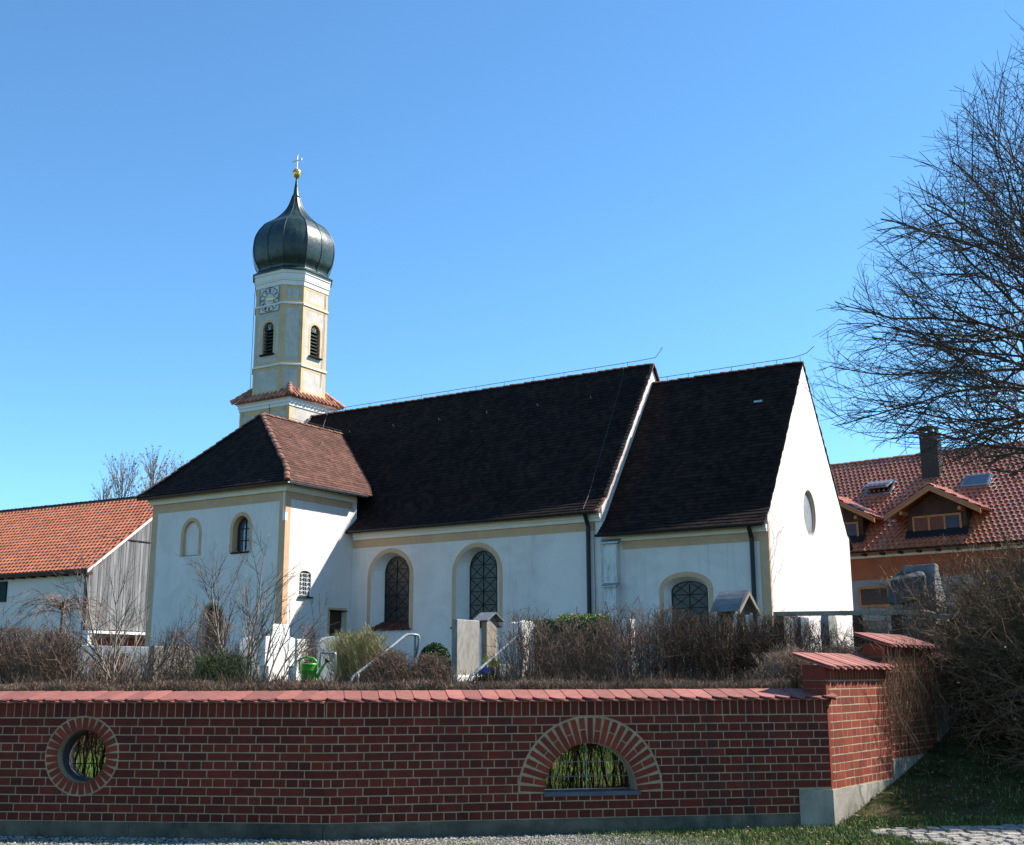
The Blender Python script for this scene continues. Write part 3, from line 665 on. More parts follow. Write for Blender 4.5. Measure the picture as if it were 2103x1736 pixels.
g = M(); g.box(eL, eR, -EA + .01, -EA + .06, za0 - .12, za0 - .02); g.box(eL + .05, eR - .05, -EA + .06, -.1, za0 - .07, za0 - .05); g.box(.1, eR - .02, -EA + .06, 3.7, za0 - .071, za0 - .051); g.build('eaves_board', WOODD, ra)

# --- tower
TC = (-7.8, 8.17); H = 1.49; K = .83
def octo(h, k, z): 
    return [(TC[0] + x, TC[1] + y, z) for x, y in ((-k, -h), (k, -h), (h, -k), (h, k), (k, h), (-k, h), (-h, k), (-h, -k))]
g = M(); g.box(TC[0] - 1.52, TC[0] + 1.52, TC[1] - 1.52, TC[1] + 1.52, GZ, 13.55); tw = g.build('tower_wall', PT, CH)
g = M(); g.loft(octo(H, K, 13.4), octo(H, K, 19.2)); to = g.build('tower_wall', PT, CH, label='octagonal upper tower shaft')
fv = TC[1] - H; fu = TC[0] + H
bv = arch(-7.78, 15.85, 17.05, .66, .33); bu = arch(8.22, 15.85, 17.05, .66, .33)
cut(to, [splay(bv, bv, 'v', fv, .30, 1), splay(bu, bu, 'u', fu, .30, -1)])
def louvre(oo, plane, face, sign, emblem):
    q = trim(oo, .11, plane, face, sign, 'belfry_window', OCT, parent=to)
    reveal(oo, oo, plane, face, .28, sign, OC, q)
    k = (lambda x, d, z: (x, d, z)) if plane == 'v' else (lambda x, d, z: (d, x, z))
    cx = (oo[0][0] + oo[-1][0]) / 2; g = M()
    g.add([k(p[0], face + sign * .27, p[1]) for p in oo], [tuple(range(len(oo)))]); g.build('backing', DK, q)
    g = M()
    for i in range(7):
        z = 15.92 + i * .16; d0, d1 = face + sign * .08, face + sign * .20
        g.hexa([k(cx - .32, d0, z - .02), k(cx + .32, d0, z - .02), k(cx + .32, d1, z + .07), k(cx - .32, d1, z + .07), k(cx - .32, d0, z + .01), k(cx + .32, d0, z + .01), k(cx + .32, d1, z + .10), k(cx - .32, d1, z + .10)])
    g.build('louvre', LOUV, q)
    A = [(p[0], p[1]) for p in arch(cx, 17.03, 17.05, .64, .32)]; g = M(); g.loft([k(p[0], face + sign * .09, p[1]) for p in A], [k(p[0], face + sign * .12, p[1]) for p in A]); pn = g.build('panel', LOUV, q)
    g = M(); d = face + sign * .08; zc = 17.17
    if emblem == 'chalice': pts = [(-.08, .11), (.08, .11), (.06, .0), (.015, -.04), (.015, -.09), (.06, -.12), (-.06, -.12), (-.015, -.09), (-.015, -.04), (-.06, 0)]
    else:
        a_, b_ = .035, .11; pts = [(-a_, b_), (a_, b_), (a_, a_), (b_, a_), (b_, -a_), (a_, -a_), (a_, -b_), (-a_, -b_), (-a_, -a_), (-b_, -a_), (-b_, a_), (-a_, a_)]
    g.tube([k(cx + x, d, zc + z) for x, z in pts], .012, 5, closed=True); g.build('emblem', WHITE, pn)
    g = M(); g.box(*( (cx - .42, cx + .42, face - .12, face + .08) if plane == 'v' else (face - .08, face + .12, cx - .42, cx + .42)), 15.79, 15.85); g.build('sill', TILE, q)
louvre(bv, 'v', fv, 1, 'chalice'); louvre(bu, 'u', fu, -1, 'cross')
# ochre frames of the panels: corner strips on every visible face, bands under strings
g = M()
def faceT(i):                                    # face i of the octagon: origin, direction, outward normal
    o_ = octo(H, K, 0); a = Vector(o_[i]); b_ = Vector(o_[(i + 1) % 8]); d = (b_ - a); L = d.length; d.normalize(); n = Vector((d.y, -d.x, 0)); return a, d, n, L
def plate(g, i, s0, s1, z0, z1, off=.006, back=.012):
    a, d, n, L = faceT(i); p = []
    for z in (z0, z1):
        for (s_, q) in ((s0, off), (s1, off), (s1, -back), (s0, -back)): v_ = a + d * s_ + n * q; p.append((v_.x, v_.y, z))
    g.hexa([p[0], p[1], p[2], p[3], p[4], p[5], p[6], p[7]])
for i in (0, 1, 2, 3, 7):
    a, d, n, L = faceT(i); w_ = .17 if i % 2 == 0 else .17
    for (za, zb) in ((14.0, 15.24), (15.36, 18.13), (18.25, 19.05)):
        plate(g, i, 0, w_, za, zb); plate(g, i, L - w_, L, za, zb); plate(g, i, w_, L - w_, zb - .14, zb); plate(g, i, w_, L - w_, za, za + .13)
g.build('ochre_band', OCT, to)
for zc, e_ in ((15.30, .055), (18.19, .05)):
    g = M()
    A = octo(H + e_, K + e_ * .414, zc - .05); B = octo(H + e_, K + e_ * .414, zc + .035); C_ = octo(H, K, zc + .06)
    g.loft(A, B); g.loft(B, C_); g.build('string_course', CO, to)
g = M()
for (z0, z1, e_) in ((19.05, 19.28, .035), (19.28, 19.36, .07), (19.36, 19.62, .085), (19.62, 19.80, .12)):
    g.loft(octo(H + e_, K + e_ * .414, z0), octo(H + e_, K + e_ * .414, z1))
g.build('cornice', CO, to)
# clock
cu, cz, cs = -7.76, 18.45, .60
g = M(); g.box(cu - cs, cu + cs, fv - .035, fv - .008, cz - cs, cz + cs); ck = g.build('clock_face', DIAL, to)
g = M(); yk = fv - .042
def circ(r_, th_): g.tube([(cu + r_ * math.cos(q * math.pi / 20), yk, cz + r_ * math.sin(q * math.pi / 20)) for q in range(40)], th_, 4, closed=True)
circ(.575, .012); circ(.30, .012)
g.tube([(cu - cs, yk, cz - cs), (cu + cs, yk, cz - cs), (cu + cs, yk, cz + cs), (cu - cs, yk, cz + cs)], .010, 4, closed=True)
ROM = ['XII', 'I', 'II', 'III', 'IIII', 'V', 'VI', 'VII', 'VIII', 'IX', 'X', 'XI']
for h, s_ in enumerate(ROM):
    a = R(30 * h); rad = Vector((math.sin(a), 0, math.cos(a))); tan = Vector((math.cos(a), 0, -math.sin(a)))
    wch = {'I': .035, 'V': .075, 'X': .075}; tot = sum(wch[c] for c in s_); x = -tot / 2
    for c in s_:
        w_ = wch[c]; xc = x + w_ / 2; x += w_
        lines = {'I': [(0, 0)], 'V': [(-.025, 0), (.025, 0)], 'X': [(-.025, .025), (.025, -.025)]}[c]
        for (tx, bx) in lines:
            p0 = Vector((cu, yk, cz)) + rad * .35 + tan * (xc + bx); p1 = Vector((cu, yk, cz)) + rad * .53 + tan * (xc + tx); g.tube([p0, p1], .010, 4)
g.build('clock_numerals', DK, ck)
g = M()
for ang, ln, w_ in ((92, .50, .028), (97, .33, .045)):
    a = R(ang); rad = Vector((math.sin(a), 0, math.cos(a))); tan = Vector((math.cos(a), 0, -math.sin(a))); c_ = Vector((cu, yk - .02 - w_ * .3, cz))
    pts = [c_ - rad * .14 - tan * w_, c_ + rad * ln * .8 - tan * w_ * .9, c_ + rad * ln, c_ + rad * ln * .8 + tan * w_ * .9, c_ - rad * .14 + tan * w_]
    g.loft(pts, [p + Vector((0, -.012, 0)) for p in pts])
g.build('clock_hands', GOLD, ck)
# skirt roof of roll tiles on the square base
hs, hz, ht, hz2 = 1.76, 13.72, 1.10, 14.36
g = M()
def sq(h, z): return [(TC[0] + x * h, TC[1] + y * h, z) for x, y in ((-1, -1), (1, -1), (1, 1), (-1, 1))]
g.loft(sq(hs - .02, hz - .05), sq(ht, hz2 - .05))
for side in range(4):
    c_, s_ = [(0, -1), (1, 0), (0, 1), (-1, 0)][side]; tx, ty = -s_, c_
    n = 14
    for i in range(n):
        o_ = -hs + .10 + (2 * hs - .2) * i / (n - 1)
        ht_ = max(ht, abs(o_)) if abs(o_) < hs else hs
        if hs - ht_ < .12: continue
        for part in range(2):
            f0, f1 = part * .5, part * .5 + .56
            r0, r1 = hs - (hs - ht_) * f0, hs - (hs - ht_) * f1
            if part == 0: r0 += .05
            zz = lambda rr: hz + (hs - rr) / (hs - ht) * (hz2 - hz) + .03
            p0 = (TC[0] + c_ * r0 + tx * o_, TC[1] + s_ * r0 + ty * o_, zz(r0) + random.uniform(-.01, .015)); p1 = (TC[0] + c_ * r1 + tx * o_, TC[1] + s_ * r1 + ty * o_, zz(r1) - .02)
            g.tube([p0, p1], [.082, .066], 8)
for (x, y) in ((-1, -1), (1, -1), (1, 1), (-1, 1)):
    for i in range(4):
        f0, f1 = i / 4, i / 4 + .3; r0, r1 = hs + .06 - (hs + .06 - ht) * f0, hs + .06 - (hs + .06 - ht) * f1
        zz = lambda rr: hz + (hs - rr) / (hs - ht) * (hz2 - hz) + .09
        g.tube([(TC[0] + x * r0, TC[1] + y * r0, zz(r0)), (TC[0] + x * r1, TC[1] + y * r1, zz(r1) - .02)], [.12, .095], 9)
g.build('skirt_roof', SKT, tw, smooth=True)
g = M()
for (z0, z1, e_) in ((13.30, 13.45, 1.56), (13.45, 13.60, 1.60), (13.60, 13.66, 1.64)): g.loft(sq(e_, z0), sq(e_, z1))
g.build('cornice', CO, tw)
g = M(); q_ = 1.52
for (sx, sy) in ((-1, -1), (1, -1)):
    x = TC[0] + sx * q_; y = TC[1] + sy * q_
    g.box(*sorted((x + sx * .006, x - sx * .26)), y - .006, y + .01, 9, 13.3)
g.box(TC[0] - 1.34, TC[0] + 1.34, TC[1] - q_ - .006, TC[1] - q_ + .01, 13.08, 13.3)
g.box(TC[0] + q_ - .01, TC[0] + q_ + .006, TC[1] - q_ + .01, TC[1] - q_ + .25, 9, 13.3)
g.build('ochre_band', OCT, tw)
# onion dome: octagon ring scaled by the profile
prof = [(19.80, 1.84), (19.90, 1.72), (20.02, 1.60), (20.10, 1.61), (20.44, 1.79), (20.89, 1.892), (21.33, 1.905), (21.69, 1.843), (22.0, 1.70), (22.22, 1.55), (22.42, 1.38), (22.69, .99), (22.90, .76), (23.14, .557), (23.36, .41), (23.60, .30), (23.83, .225), (24.06, .165)]
k = 1.697
zf = np.linspace(0, 1, 1); Z_ = []; 
zz = [p[0] for p in prof]; rr = [p[1] for p in prof]
def cat(z):
    for i in range(len(zz) - 1):
        if z <= zz[i + 1] + 1e-6:
            t_ = (z - zz[i]) / (zz[i + 1] - zz[i]); p0, p1, p2, p3 = rr[max(i - 1, 0)], rr[i], rr[i + 1], rr[min(i + 2, len(rr) - 1)]
            return .5 * (2 * p1 + (p2 - p0) * t_ + (2 * p0 - 5 * p1 + 4 * p2 - p3) * t_ ** 2 + (3 * p1 - p0 - 3 * p2 + p3) * t_ ** 3)
zs_ = [19.80, 19.88, 19.96] + list(np.linspace(20.02, 24.06, 44)); g = M()
rings = []
for z in zs_:
    s_ = cat(z) / k * .975; bul = .05 * s_
    o_ = octo(1.55 * s_, .85 * s_, z); r2 = []
    for i in range(8):
        a, b_ = Vector(o_[i]), Vector(o_[(i + 1) % 8]); nn = ((a + b_) / 2 - Vector((TC[0], TC[1], z))).normalized()
        for t_ in (0, .25, .5, .75): p = a.lerp(b_, t_); p = p + nn * (bul * 4 * t_ * (1 - t_)); r2.append(tuple(p))
    rings.append(r2)
n = len(rings[0]); V = [p for r2 in rings for p in r2]; F = []
for i in range(len(rings) - 1):
    for j in range(n): F.append((i * n + j, i * n + (j + 1) % n, (i + 1) * n + (j + 1) % n, (i + 1) * n + j))
F += [tuple(range(n - 1, -1, -1))]
g.add(V, F, .5); on = g.build('onion_dome', CUP, to)
g = M()
for j in range(0, n, 4): g.tube([Vector(rings[i][j]) + (Vector(rings[i][j]) - Vector((TC[0], TC[1], rings[i][j][2]))).normalized() * .008 for i in range(2, len(rings))], .020, 5)
for j in range(2, n, 8): g.tube([Vector(rings[i][j]) + (Vector(rings[i][j]) - Vector((TC[0], TC[1], rings[i][j][2]))).normalized() * .006 for i in range(2, len(rings) - 6)], .016, 5)
g.build('standing_seam', DK, on)
g = M(); g.loft(octo(H + .19, K + .09, 19.76), octo(H + .19, K + .09, 19.80)); g.build('eave_flashing', CUP, on)
g = M(); g.lathe([(.19, 24.0), (.17, 24.08), (.13, 24.2), (.09, 24.55), (.05, 24.85), (.035, 25.02)], TC[0], TC[1], 12); g.build('spire', CUP, on, smooth=True)
g = M(); g.lathe([(.04, 24.98), (.10, 25.02), (.17, 25.1), (.195, 25.22), (.20, 25.25), (.215, 25.25), (.215, 25.27), (.20, 25.27), (.19, 25.34), (.14, 25.43), (.07, 25.48), (.03, 25.52)], TC[0], TC[1], 18)
g.build('ball', GOLD, on, smooth=True)
g = M(); x, y = TC
g.box(x - .022, x + .022, y - .02, y + .02, 25.48, 26.14)
def flare(g, p0, p1, w0, w1, ax):
    if ax == 'z': g.hexa([(x - w0, y - .02, p0), (x + w0, y - .02, p0), (x + w0, y + .02, p0), (x - w0, y + .02, p0), (x - w1, y - .02, p1), (x + w1, y - .02, p1), (x + w1, y + .02, p1), (x - w1, y + .02, p1)])
    else: g.hexa([(p0, y - .02, 25.92 - w0), (p0, y - .02, 25.92 + w0), (p0, y + .02, 25.92 + w0), (p0, y + .02, 25.92 - w0), (p1, y - .02, 25.92 - w1), (p1, y - .02, 25.92 + w1), (p1, y + .02, 25.92 + w1), (p1, y + .02, 25.92 - w1)])
flare(g, 26.13, 26.23, .022, .05, 'z'); flare(g, x + .02, x + .24, .022, .03, 'x'); flare(g, x - .02, x - .24, .022, .03, 'x'); flare(g, x + .24, x + .29, .03, .055, 'x'); flare(g, x - .24, x - .29, .03, .055, 'x')
g.build('cross', mat('pale_gilt', (.80, .70, .50), (.85, .76, .58), 6, .4, 0, metal=.2), on)
g = M(); e_ = octo(H + .02, K + .01, 0)
wire(g, [(TC[0] - H - .12, TC[1] - K, 19.3), (TC[0] - H - .10, TC[1] - K - .05, 14.1)], .012)
g.build('lightning_wire', WIRE, to); g = M(); wire(g, [(TC[0] + H + .04, TC[1] + .66, 19.0), (TC[0] + H + .03, TC[1] + .5, 14.5)], .010); g.build('lightning_wire', WIRE, to); g = M(); wire(g, [(TC[0] + .35, TC[1] - 1.56, 13.6), (TC[0] + .36, TC[1] - 1.55, 10)], .012)
g.build('lightning_wire', WIRE, to)
g = M(); g.loft([(-6.2, VM - .9, NR - 1.0), (-6.2, VM - 1.15, NR - 1.36), (-6.2, VM - .05, NR + .02)], [(-6.1, VM - .9, NR - 1.0), (-6.1, VM - 1.15, NR - 1.36), (-6.1, VM - .05, NR + .02)]); g.build('flashing', ZN, rn)

# ------------------------------------------------------------------ barn on the left
BA = R(29.6)
BN = thing('barn', 'long barn with orange pan tile roof and weathered board gable behind the church', 'barn', (-21.54, 60, 0), -BA)
g = M(); g.box(-22, -.75, .45, 11.7, .9, 6.9); bw_ = g.build('wall', PLD if 0 else PL, BN)
g = M()
L0 = 22
sl = .765; rv, rz = 6.1, 6.87 + 6.1 * .765
tiled(g, [(-L0, 0, 6.87), (0, 0, 6.87), (0, rv, rz), (-L0, rv, rz)], .30, .345, .022, .02, .004, wave=.045, slab=.08)
g.loft([(-L0, rv, rz), (-L0, 2 * rv, 6.87), (-L0, 2 * rv, 6.79), (-L0, rv, rz - .08)], [(0, rv, rz), (0, 2 * rv, 6.87), (0, 2 * rv, 6.79), (0, rv, rz - .08)])
rb = g.build('roof', BARNT, BN, fix=False)
g = M(); ridge_caps(g, (-L0, rv, rz), (0, rv, rz), .13, .38, .05); g.build('ridge_tiles', BROWNP, rb)
g = M(); g.hexa([(-.02, -.04, 6.68), (.03, -.04, 6.68), (.03, rv, rz - .16), (-.02, rv, rz - .16), (-.02, -.04, 6.82), (.03, -.04, 6.82), (.03, rv, rz - .02), (-.02, rv, rz - .02)]); g.build('verge_board', WHITE, rb)
g = M(); g.box(-L0, -.03, -.02, .03, 6.66, 6.84); g.build('eaves_board', WOODD, rb)
for i in range(26): u_ = -L0 + .4 + i * .85; g = M(); g.box(u_, u_ + .12, .0, .5, 6.60, 6.76); g.build('rafter_end', WOODD, rb)
g = M(); y = .42; random.seed(3)
while y < 11.7:
    w_ = random.uniform(.12, .22); zt = 6.87 + (y if y < rv else 2 * rv - y) * sl - .12; d = random.uniform(0, .025)
    zm = 8.75 if random.random() < .1 else None
    g.box(-.44 - d, -.40 - d, y, y + w_ - .012, 3.86 + random.uniform(-.03, .03), zt)
    y += w_
g.build('board_gable', WOODG, BN)
g = M(); g.add([(-.5, .42, 3.8), (-.5, 11.7, 3.8), (-.5, 11.7, 7.2), (-.5, rv, rz - .15), (-.5, .42, 7.0)], [(0, 1, 2, 3, 4)]); g.box(-.40, -.36, .9, 5, 8.62, 8.66); g.build('gable_backing', WOODD, BN)
g = M(); g.box(-.5, -.05, .5, 6.5, 3.66, 3.80); g.box(-.5, -.1, .36, .62, 2.6, 3.80); g.build('sill_beam', WHITE, BN)
g = M(); g.box(-.72, -.55, .5, 6.5, .9, 3.5); g.build('brick_base', BRK2, BN)
g = M(); g.box(-8.6, -6.68, .42, .47, 5.43, 6.52); wn_ = g.build('window', DK, BN)
g = M(); [g.hexa([(-8.6, .36, 5.45 + i * .09), (-6.7, .36, 5.45 + i * .09), (-6.7, .41, 5.52 + i * .09), (-8.6, .41, 5.52 + i * .09), (-8.6, .36, 5.47 + i * .09), (-6.7, .36, 5.47 + i * .09), (-6.7, .41, 5.54 + i * .09), (-8.6, .41, 5.54 + i * .09)]) for i in range(12)]; g.build('louvre', LOUV, wn_)

# ------------------------------------------------------------------ farmhouse on the right
FA = R(40.8)
FH = thing('farmhouse', 'farmhouse with glossy red tile roof, dormers and a dark chimney behind the church', 'house', (17.23, 60, 0), -FA)
FL, FR_ = -9, 20; FV = 5.75; fz = 7.57; fs = .98; frz = fz + FV * fs
g = M(); tiled(g, [(FL, 0, fz), (FR_, 0, fz), (FR_, FV, frz), (FL, FV, frz)], .27, .31, .045, .03, .004, wave=.06, slab=.1)
g.loft([(FL, FV, frz), (FL, 2 * FV, fz), (FL, 2 * FV, fz - .1), (FL, FV, frz - .1)], [(FR_, FV, frz), (FR_, 2 * FV, fz), (FR_, 2 * FV, fz - .1), (FR_, FV, frz - .1)])
rf = g.build('roof', FARMT, FH, fix=False)
g = M(); ridge_caps(g, (FL, FV, frz), (FR_, FV, frz), .14, .42, .05); g.build('ridge_tiles', FARMT, rf)
g = M(); g.box(FL, FR_, .6, 9.8, 1.0, 6.2); fw = g.build('wall', PLD, FH); 
g = M(); g.box(FL, FR_, .58, 9.8, 6.2, 7.28); g.build('wall', HOLLOW, FH, label='upper wall strip of bare orange hollow bricks')
g = M(); g.box(FL, FR_, .52, .6, 7.30, 7.42); g.build('white_fascia', WHITE, FH)
for i in range(27): g = M(); g.box(FL + i * .95, FL + i * .95 + .12, .1, .6, 7.38, 7.52); g.build('rafter_end', WOODD, FH)
g = M(); gutter(g, (FL, -.06, fz + .02), (FR_, -.06, fz + .02), .08); g.build('gutter', DK, rf)
def fwin(u0, u1, z0, z1, v_, name='window', pw=.12, mtl=None, nx=1):
    g = M(); g.box(u0, u1, v_ - .05, v_ + .04, z0, z0 + pw); g.box(u0, u1, v_ - .05, v_ + .04, z1 - pw, z1); g.box(u0, u0 + pw, v_ - .05, v_ + .04, z0 + pw, z1 - pw); g.box(u1 - pw, u1, v_ - .05, v_ + .04, z0 + pw, z1 - pw)
    for i in range(1, nx): x = u0 + (u1 - u0) * i / nx; g.box(x - pw / 2, x + pw / 2, v_ - .05, v_ + .04, z0 + pw, z1 - pw)
    o = g.build(name, mtl or WOODO, FH); g = M(); g.box(u0 + pw, u1 - pw, v_ - .01, v_ + .0, z0 + pw, z1 - pw); g.build('pane', GLASS, o); return o
fwin(.05, 1.68, 4.82, 5.86, .56)
def dormer(uc, half, wz, vF, left_open=False):
    """gabled dormer; front wall at v=vF; ridge rises above roof"""
    zb = fz + vF * fs; ap = 10.62; ez = 9.30; hh = half + .95
    g = M(); g.box(uc - half, uc + half, vF, vF + 1.6, zb - .2, 9.45); g.loft([(uc - half, vF, 9.45), (uc + half, vF, 9.45), (uc, vF, ap - .22)], [(uc - half, vF + 2.6, 9.45), (uc + half, vF + 2.6, 9.45), (uc, vF + 2.6, ap - .22)])
    d = g.build('dormer', WOODD, FH)
    sv = (ap - fz) / fs; se = (ez - fz) / fs
    g = M(); v0 = vF - .75
    tiled(g, [(uc + hh, v0, ez), (uc + hh, se, ez), (uc, sv, ap), (uc, v0, ap)], .27, .31, .03, .025, .004, wave=.045, slab=.06)
    tiled(g, [(uc - hh, se, ez), (uc - hh, v0, ez), (uc, v0, ap), (uc, sv, ap)], .27, .31, .03, .025, .004, wave=.045, slab=.06)
    ridge_caps(g, (uc, v0, ap), (uc, sv, ap), .12, .35, .05); g.build('roof', FARMT, d, fix=False)
    g = M(); s2 = (ap - ez) / hh
    for sg in (-1, 1):
        g.hexa([(uc + sg * hh, v0 + .02, ez - .28), (uc + sg * hh, v0 + .10, ez - .28), (uc, v0 + .10, ap - .28), (uc, v0 + .02, ap - .28), (uc + sg * hh, v0 + .02, ez - .08), (uc + sg * hh, v0 + .10, ez - .08), (uc, v0 + .10, ap - .08), (uc, v0 + .02, ap - .08)])
        g.hexa([(uc + sg * half, vF - .7, 9.28), (uc + sg * half - .14, vF - .7, 9.28), (uc + sg * half - .14, vF, 9.28), (uc + sg * half, vF, 9.28), (uc + sg * half, vF - .7, 9.44), (uc + sg * half - .14, vF - .7, 9.44), (uc + sg * half - .14, vF, 9.44), (uc + sg * half, vF, 9.44)])
    g.build('barge_board', WOODO, d)
    g = M(); z0, z1 = 8.15, 9.22; u0, u1 = uc - half + .28, uc + half - .28; n = 3; pw = .10
    for i in range(n + 1): x = u0 + (u1 - u0) * i / n; g.box(x - pw / 2, x + pw / 2, vF - .06, vF + .01, z0, z1)
    g.box(u0, u1, vF - .055, vF + .01, z0, z0 + pw); g.box(u0, u1, vF - .055, vF + .01, z1 - pw, z1); w_ = g.build('window', WOODO, d)
    g = M(); g.box(u0, u1, vF - .02, vF - .01, z0, z1); g.build('pane', SKYG, w_)
    g = M()
    for i in range(2):
        xa, xb = u0 + (u1 - u0) * i / n + .06, u0 + (u1 - u0) * (i + 1) / n - .06
        for k_ in range(13): z = z0 + .12 + k_ * .068; g.box(xa, xb, vF - .05, vF - .025, z, z + .05)
    g.build('shutter', mat('red_brown_shutter_%d' % int(uc * 10), (.16, .055, .03), (.22, .08, .045), 5, .7, .1), w_)
    g = M(); g.hexa([(uc - half - .1, vF - .35, fz + (vF - .35) * fs + .10), (uc + half + .1, vF - .35, fz + (vF - .35) * fs + .10), (uc + half + .1, vF, zb + .2), (uc - half - .1, vF, zb + .2), (uc - half - .1, vF - .35, fz + (vF - .35) * fs + .15), (uc + half + .1, vF - .35, fz + (vF - .35) * fs + .15), (uc + half + .1, vF, zb + .24), (uc - half - .1, vF, zb + .24)]); g.build('apron', DK, d)
    return d
dormer(4.25, 1.45, 0, .75); dormer(-1.05, 1.45, 0, .75)
def skylight(u0, u1, va, vb, opened):
    n = Vector((0, -fs, 1)).normalized(); up = Vector((0, 1, fs)).normalized(); o_ = Vector((u0, va, fz + va * fs)) + n * .08; W_ = u1 - u0; Hh = (vb - va) * math.sqrt(1 + fs * fs); ex = Vector((1, 0, 0))
    def q(a, b_, c_): return tuple(o_ + ex * a + up * b_ + n * c_)
    g = M()
    for (a0, a1, b0, b1) in ((0, W_, 0, .1), (0, W_, Hh - .1, Hh), (0, .1, .1, Hh - .1), (W_ - .1, W_, .1, Hh - .1)):
        g.hexa([q(a0, b0, -.1), q(a1, b0, -.1), q(a1, b1, -.1), q(a0, b1, -.1), q(a0, b0, .08), q(a1, b0, .08), q(a1, b1, .08), q(a0, b1, .08)])
    s_ = g.build('skylight', ZN, rf)
    g = M(); g.add([q(.1, .1, .0), q(W_ - .1, .1, 0), q(W_ - .1, Hh - .1, 0), q(.1, Hh - .1, 0)], [(0, 1, 2, 3)]); g.build('opening', DK, s_)
    l = .45 if opened else .1
    g = M(); g.hexa([q(.05, .05, l), q(W_ - .05, .05, l), q(W_ - .05, Hh - .05, .1), q(.05, Hh - .05, .1), q(.05, .05, l + .06), q(W_ - .05, .05, l + .06), q(W_ - .05, Hh - .05, .16), q(.05, Hh - .05, .16)]); sa = g.build('sash', ZN, s_)
    g = M(); g.add([q(.13, .15, l + .065 - .0), q(W_ - .13, .15, l + .065), q(W_ - .13, Hh - .15, .175), q(.13, Hh - .15, .175)], [(0, 1, 2, 3)]); g.build('pane', SKYG, sa)
skylight(-.55, .95, 3.3, 4.1, True); skylight(4.7, 6.15, 3.12, 3.85, False)
g = M(); g.box(2.40, 3.34, 4.0, 4.6, 10.6, 14.0); chm = g.build('chimney', BROWNP, FH)
g = M(); g.box(2.35, 3.39, 3.95, 4.65, 13.95, 14.02); [g.box(2.44 + i * .38, 2.52 + i * .38, 4.1, 4.5, 14.02, 14.22) for i in range(3)]
N = 8
for i in range(N):
    a, b_ = i / N, (i + 1) / N; za, zb = 14.22 + .12 * math.sin(math.pi * a), 14.22 + .12 * math.sin(math.pi * b_); xa, xb = 2.26 + 1.22 * a, 2.26 + 1.22 * b_
    g.hexa([(xa, 3.85, za), (xb, 3.85, zb), (xb, 4.9, zb), (xa, 4.9, za), (xa, 3.85, za + .04), (xb, 3.85, zb + .04), (xb, 4.9, zb + .04), (xa, 4.9, za + .04)])
g.build('chimney_cap', DK, chm)

# ------------------------------------------------------------------ brick boundary wall
BW = thing('brick_wall', 'dark red brick boundary wall with pink tile coping and two openings', 'wall', (0, 0, 0))
def seg_T(A, B):
    d = (B - A); L = d.length; d.normalize(); n = Vector((-d.y, d.x, 0))
    return (lambda s_, n_, z: tuple(A + d * s_ + n * n_ + Vector((0, 0, z)))), L
ZB, CP = .24, .0796; ZT = ZB + 12 * CP; ZR = ZT + .115
def bricks(g, T, L, zb=ZB, s_end=None, off=0, skip=None):
    j = .011
    for c in range(12):
        z0 = zb + c * CP; z1 = z0 + CP - j
        if z1 > ZT + .001: break
        head = (c % 2 == 0); pitch = .119 if head else .238; s_ = (-.1785 if head else -.357) + off + random.uniform(-.006, .006)
        while s_ < L:
            a = max(s_, 0) + (j / 2 if s_ > 0 else 0); b_ = min(s_ + pitch, L) - (j / 2 if s_ + pitch < L else 0)
            jj = random.uniform(-.0015, .0015)
            if b_ - a > .004 and not (skip and skip(a, b_, z0)): g.box(a, b_, -.002 + jj, .05, z0 + random.uniform(-.001, .001), z1 + random.uniform(-.001, .001), T=T)
            s_ += pitch
    s_ = 0; p = .0817
    while s_ < L - .01:
        a = s_ + j / 2; b_ = min(s_ + p, L) - j / 2; jj = random.uniform(-.0015, .002)
        if b_ - a > .004: g.box(a, b_, -.003 + jj, .05, ZT + .002, ZR + .02, T=T)
        s_ += p
TL, LL = seg_T(PL_, KN); TR, LR = seg_T(KN, P0)
def cyl(T, sc, zc, r_, n0=-.1, n1=.5, half=False, n=40):
    if half: P = [(sc + r_ * math.cos(math.pi * i / n), zc + r_ * math.sin(math.pi * i / n)) for i in range(n + 1)]
    else: P = [(sc + r_ * math.cos(2 * math.pi * i / n), zc + r_ * math.sin(2 * math.pi * i / n)) for i in range(n)]
    g = M(); g.loft([T(p[0], n0, p[1]) for p in P], [T(p[0], n1, p[1]) for p in P]); return g
sC = (Vector((-4.16, 11.78, 0)) - PL_).length; zC = .835
sA = (Vector((.76, 11.93, 0)) - KN).length; zA = .475
# left section
g = M(); g.box(0, LL, .0008, .29, .20, ZR + .03, T=TL); mo = g.build('mortar_core', MORT, BW); cut(mo, [cyl(TL, sC, zC, .246)])
g = M(); bricks(g, TL, LL, off=.03); bo = g.build('brickwork', BRK, BW); cut(bo, [cyl(TL, sC, zC, .375, -.1, .2)])
g = M(); g.box(0, LR, .0008, .29, .20, ZR + .03, T=TR); mo = g.build('mortar_core', MORT, BW); cut(mo, [cyl(TR, sA, zA, .462, half=True)])
g = M(); bricks(g, TR, LR, off=.0, skip=lambda a, b_, z: a > LR - .34 and z < .42); bo = g.build('brickwork', BRK, BW)
cA = cyl(TR, sA, zA, .722, -.1, .2, True)
cut(bo, [cA])
def radial(g, T, sc, zc, a, r0, r1, wd, r_=None):
    c_, s_ = math.cos(a), math.sin(a)
    def q(rad, tt, n_): return T(sc + rad * c_ - tt * s_, n_, zc + rad * s_ + tt * c_)
    g.hexa([q(r0, -wd / 2, -.004), q(r1, -wd / 2 * 1.04, -.004), q(r1, wd / 2 * 1.04, -.004), q(r0, wd / 2, -.004), q(r0, -wd / 2, .1), q(r1, -wd / 2, .1), q(r1, wd / 2, .1), q(r0, wd / 2, .1)], r_)
g = M()
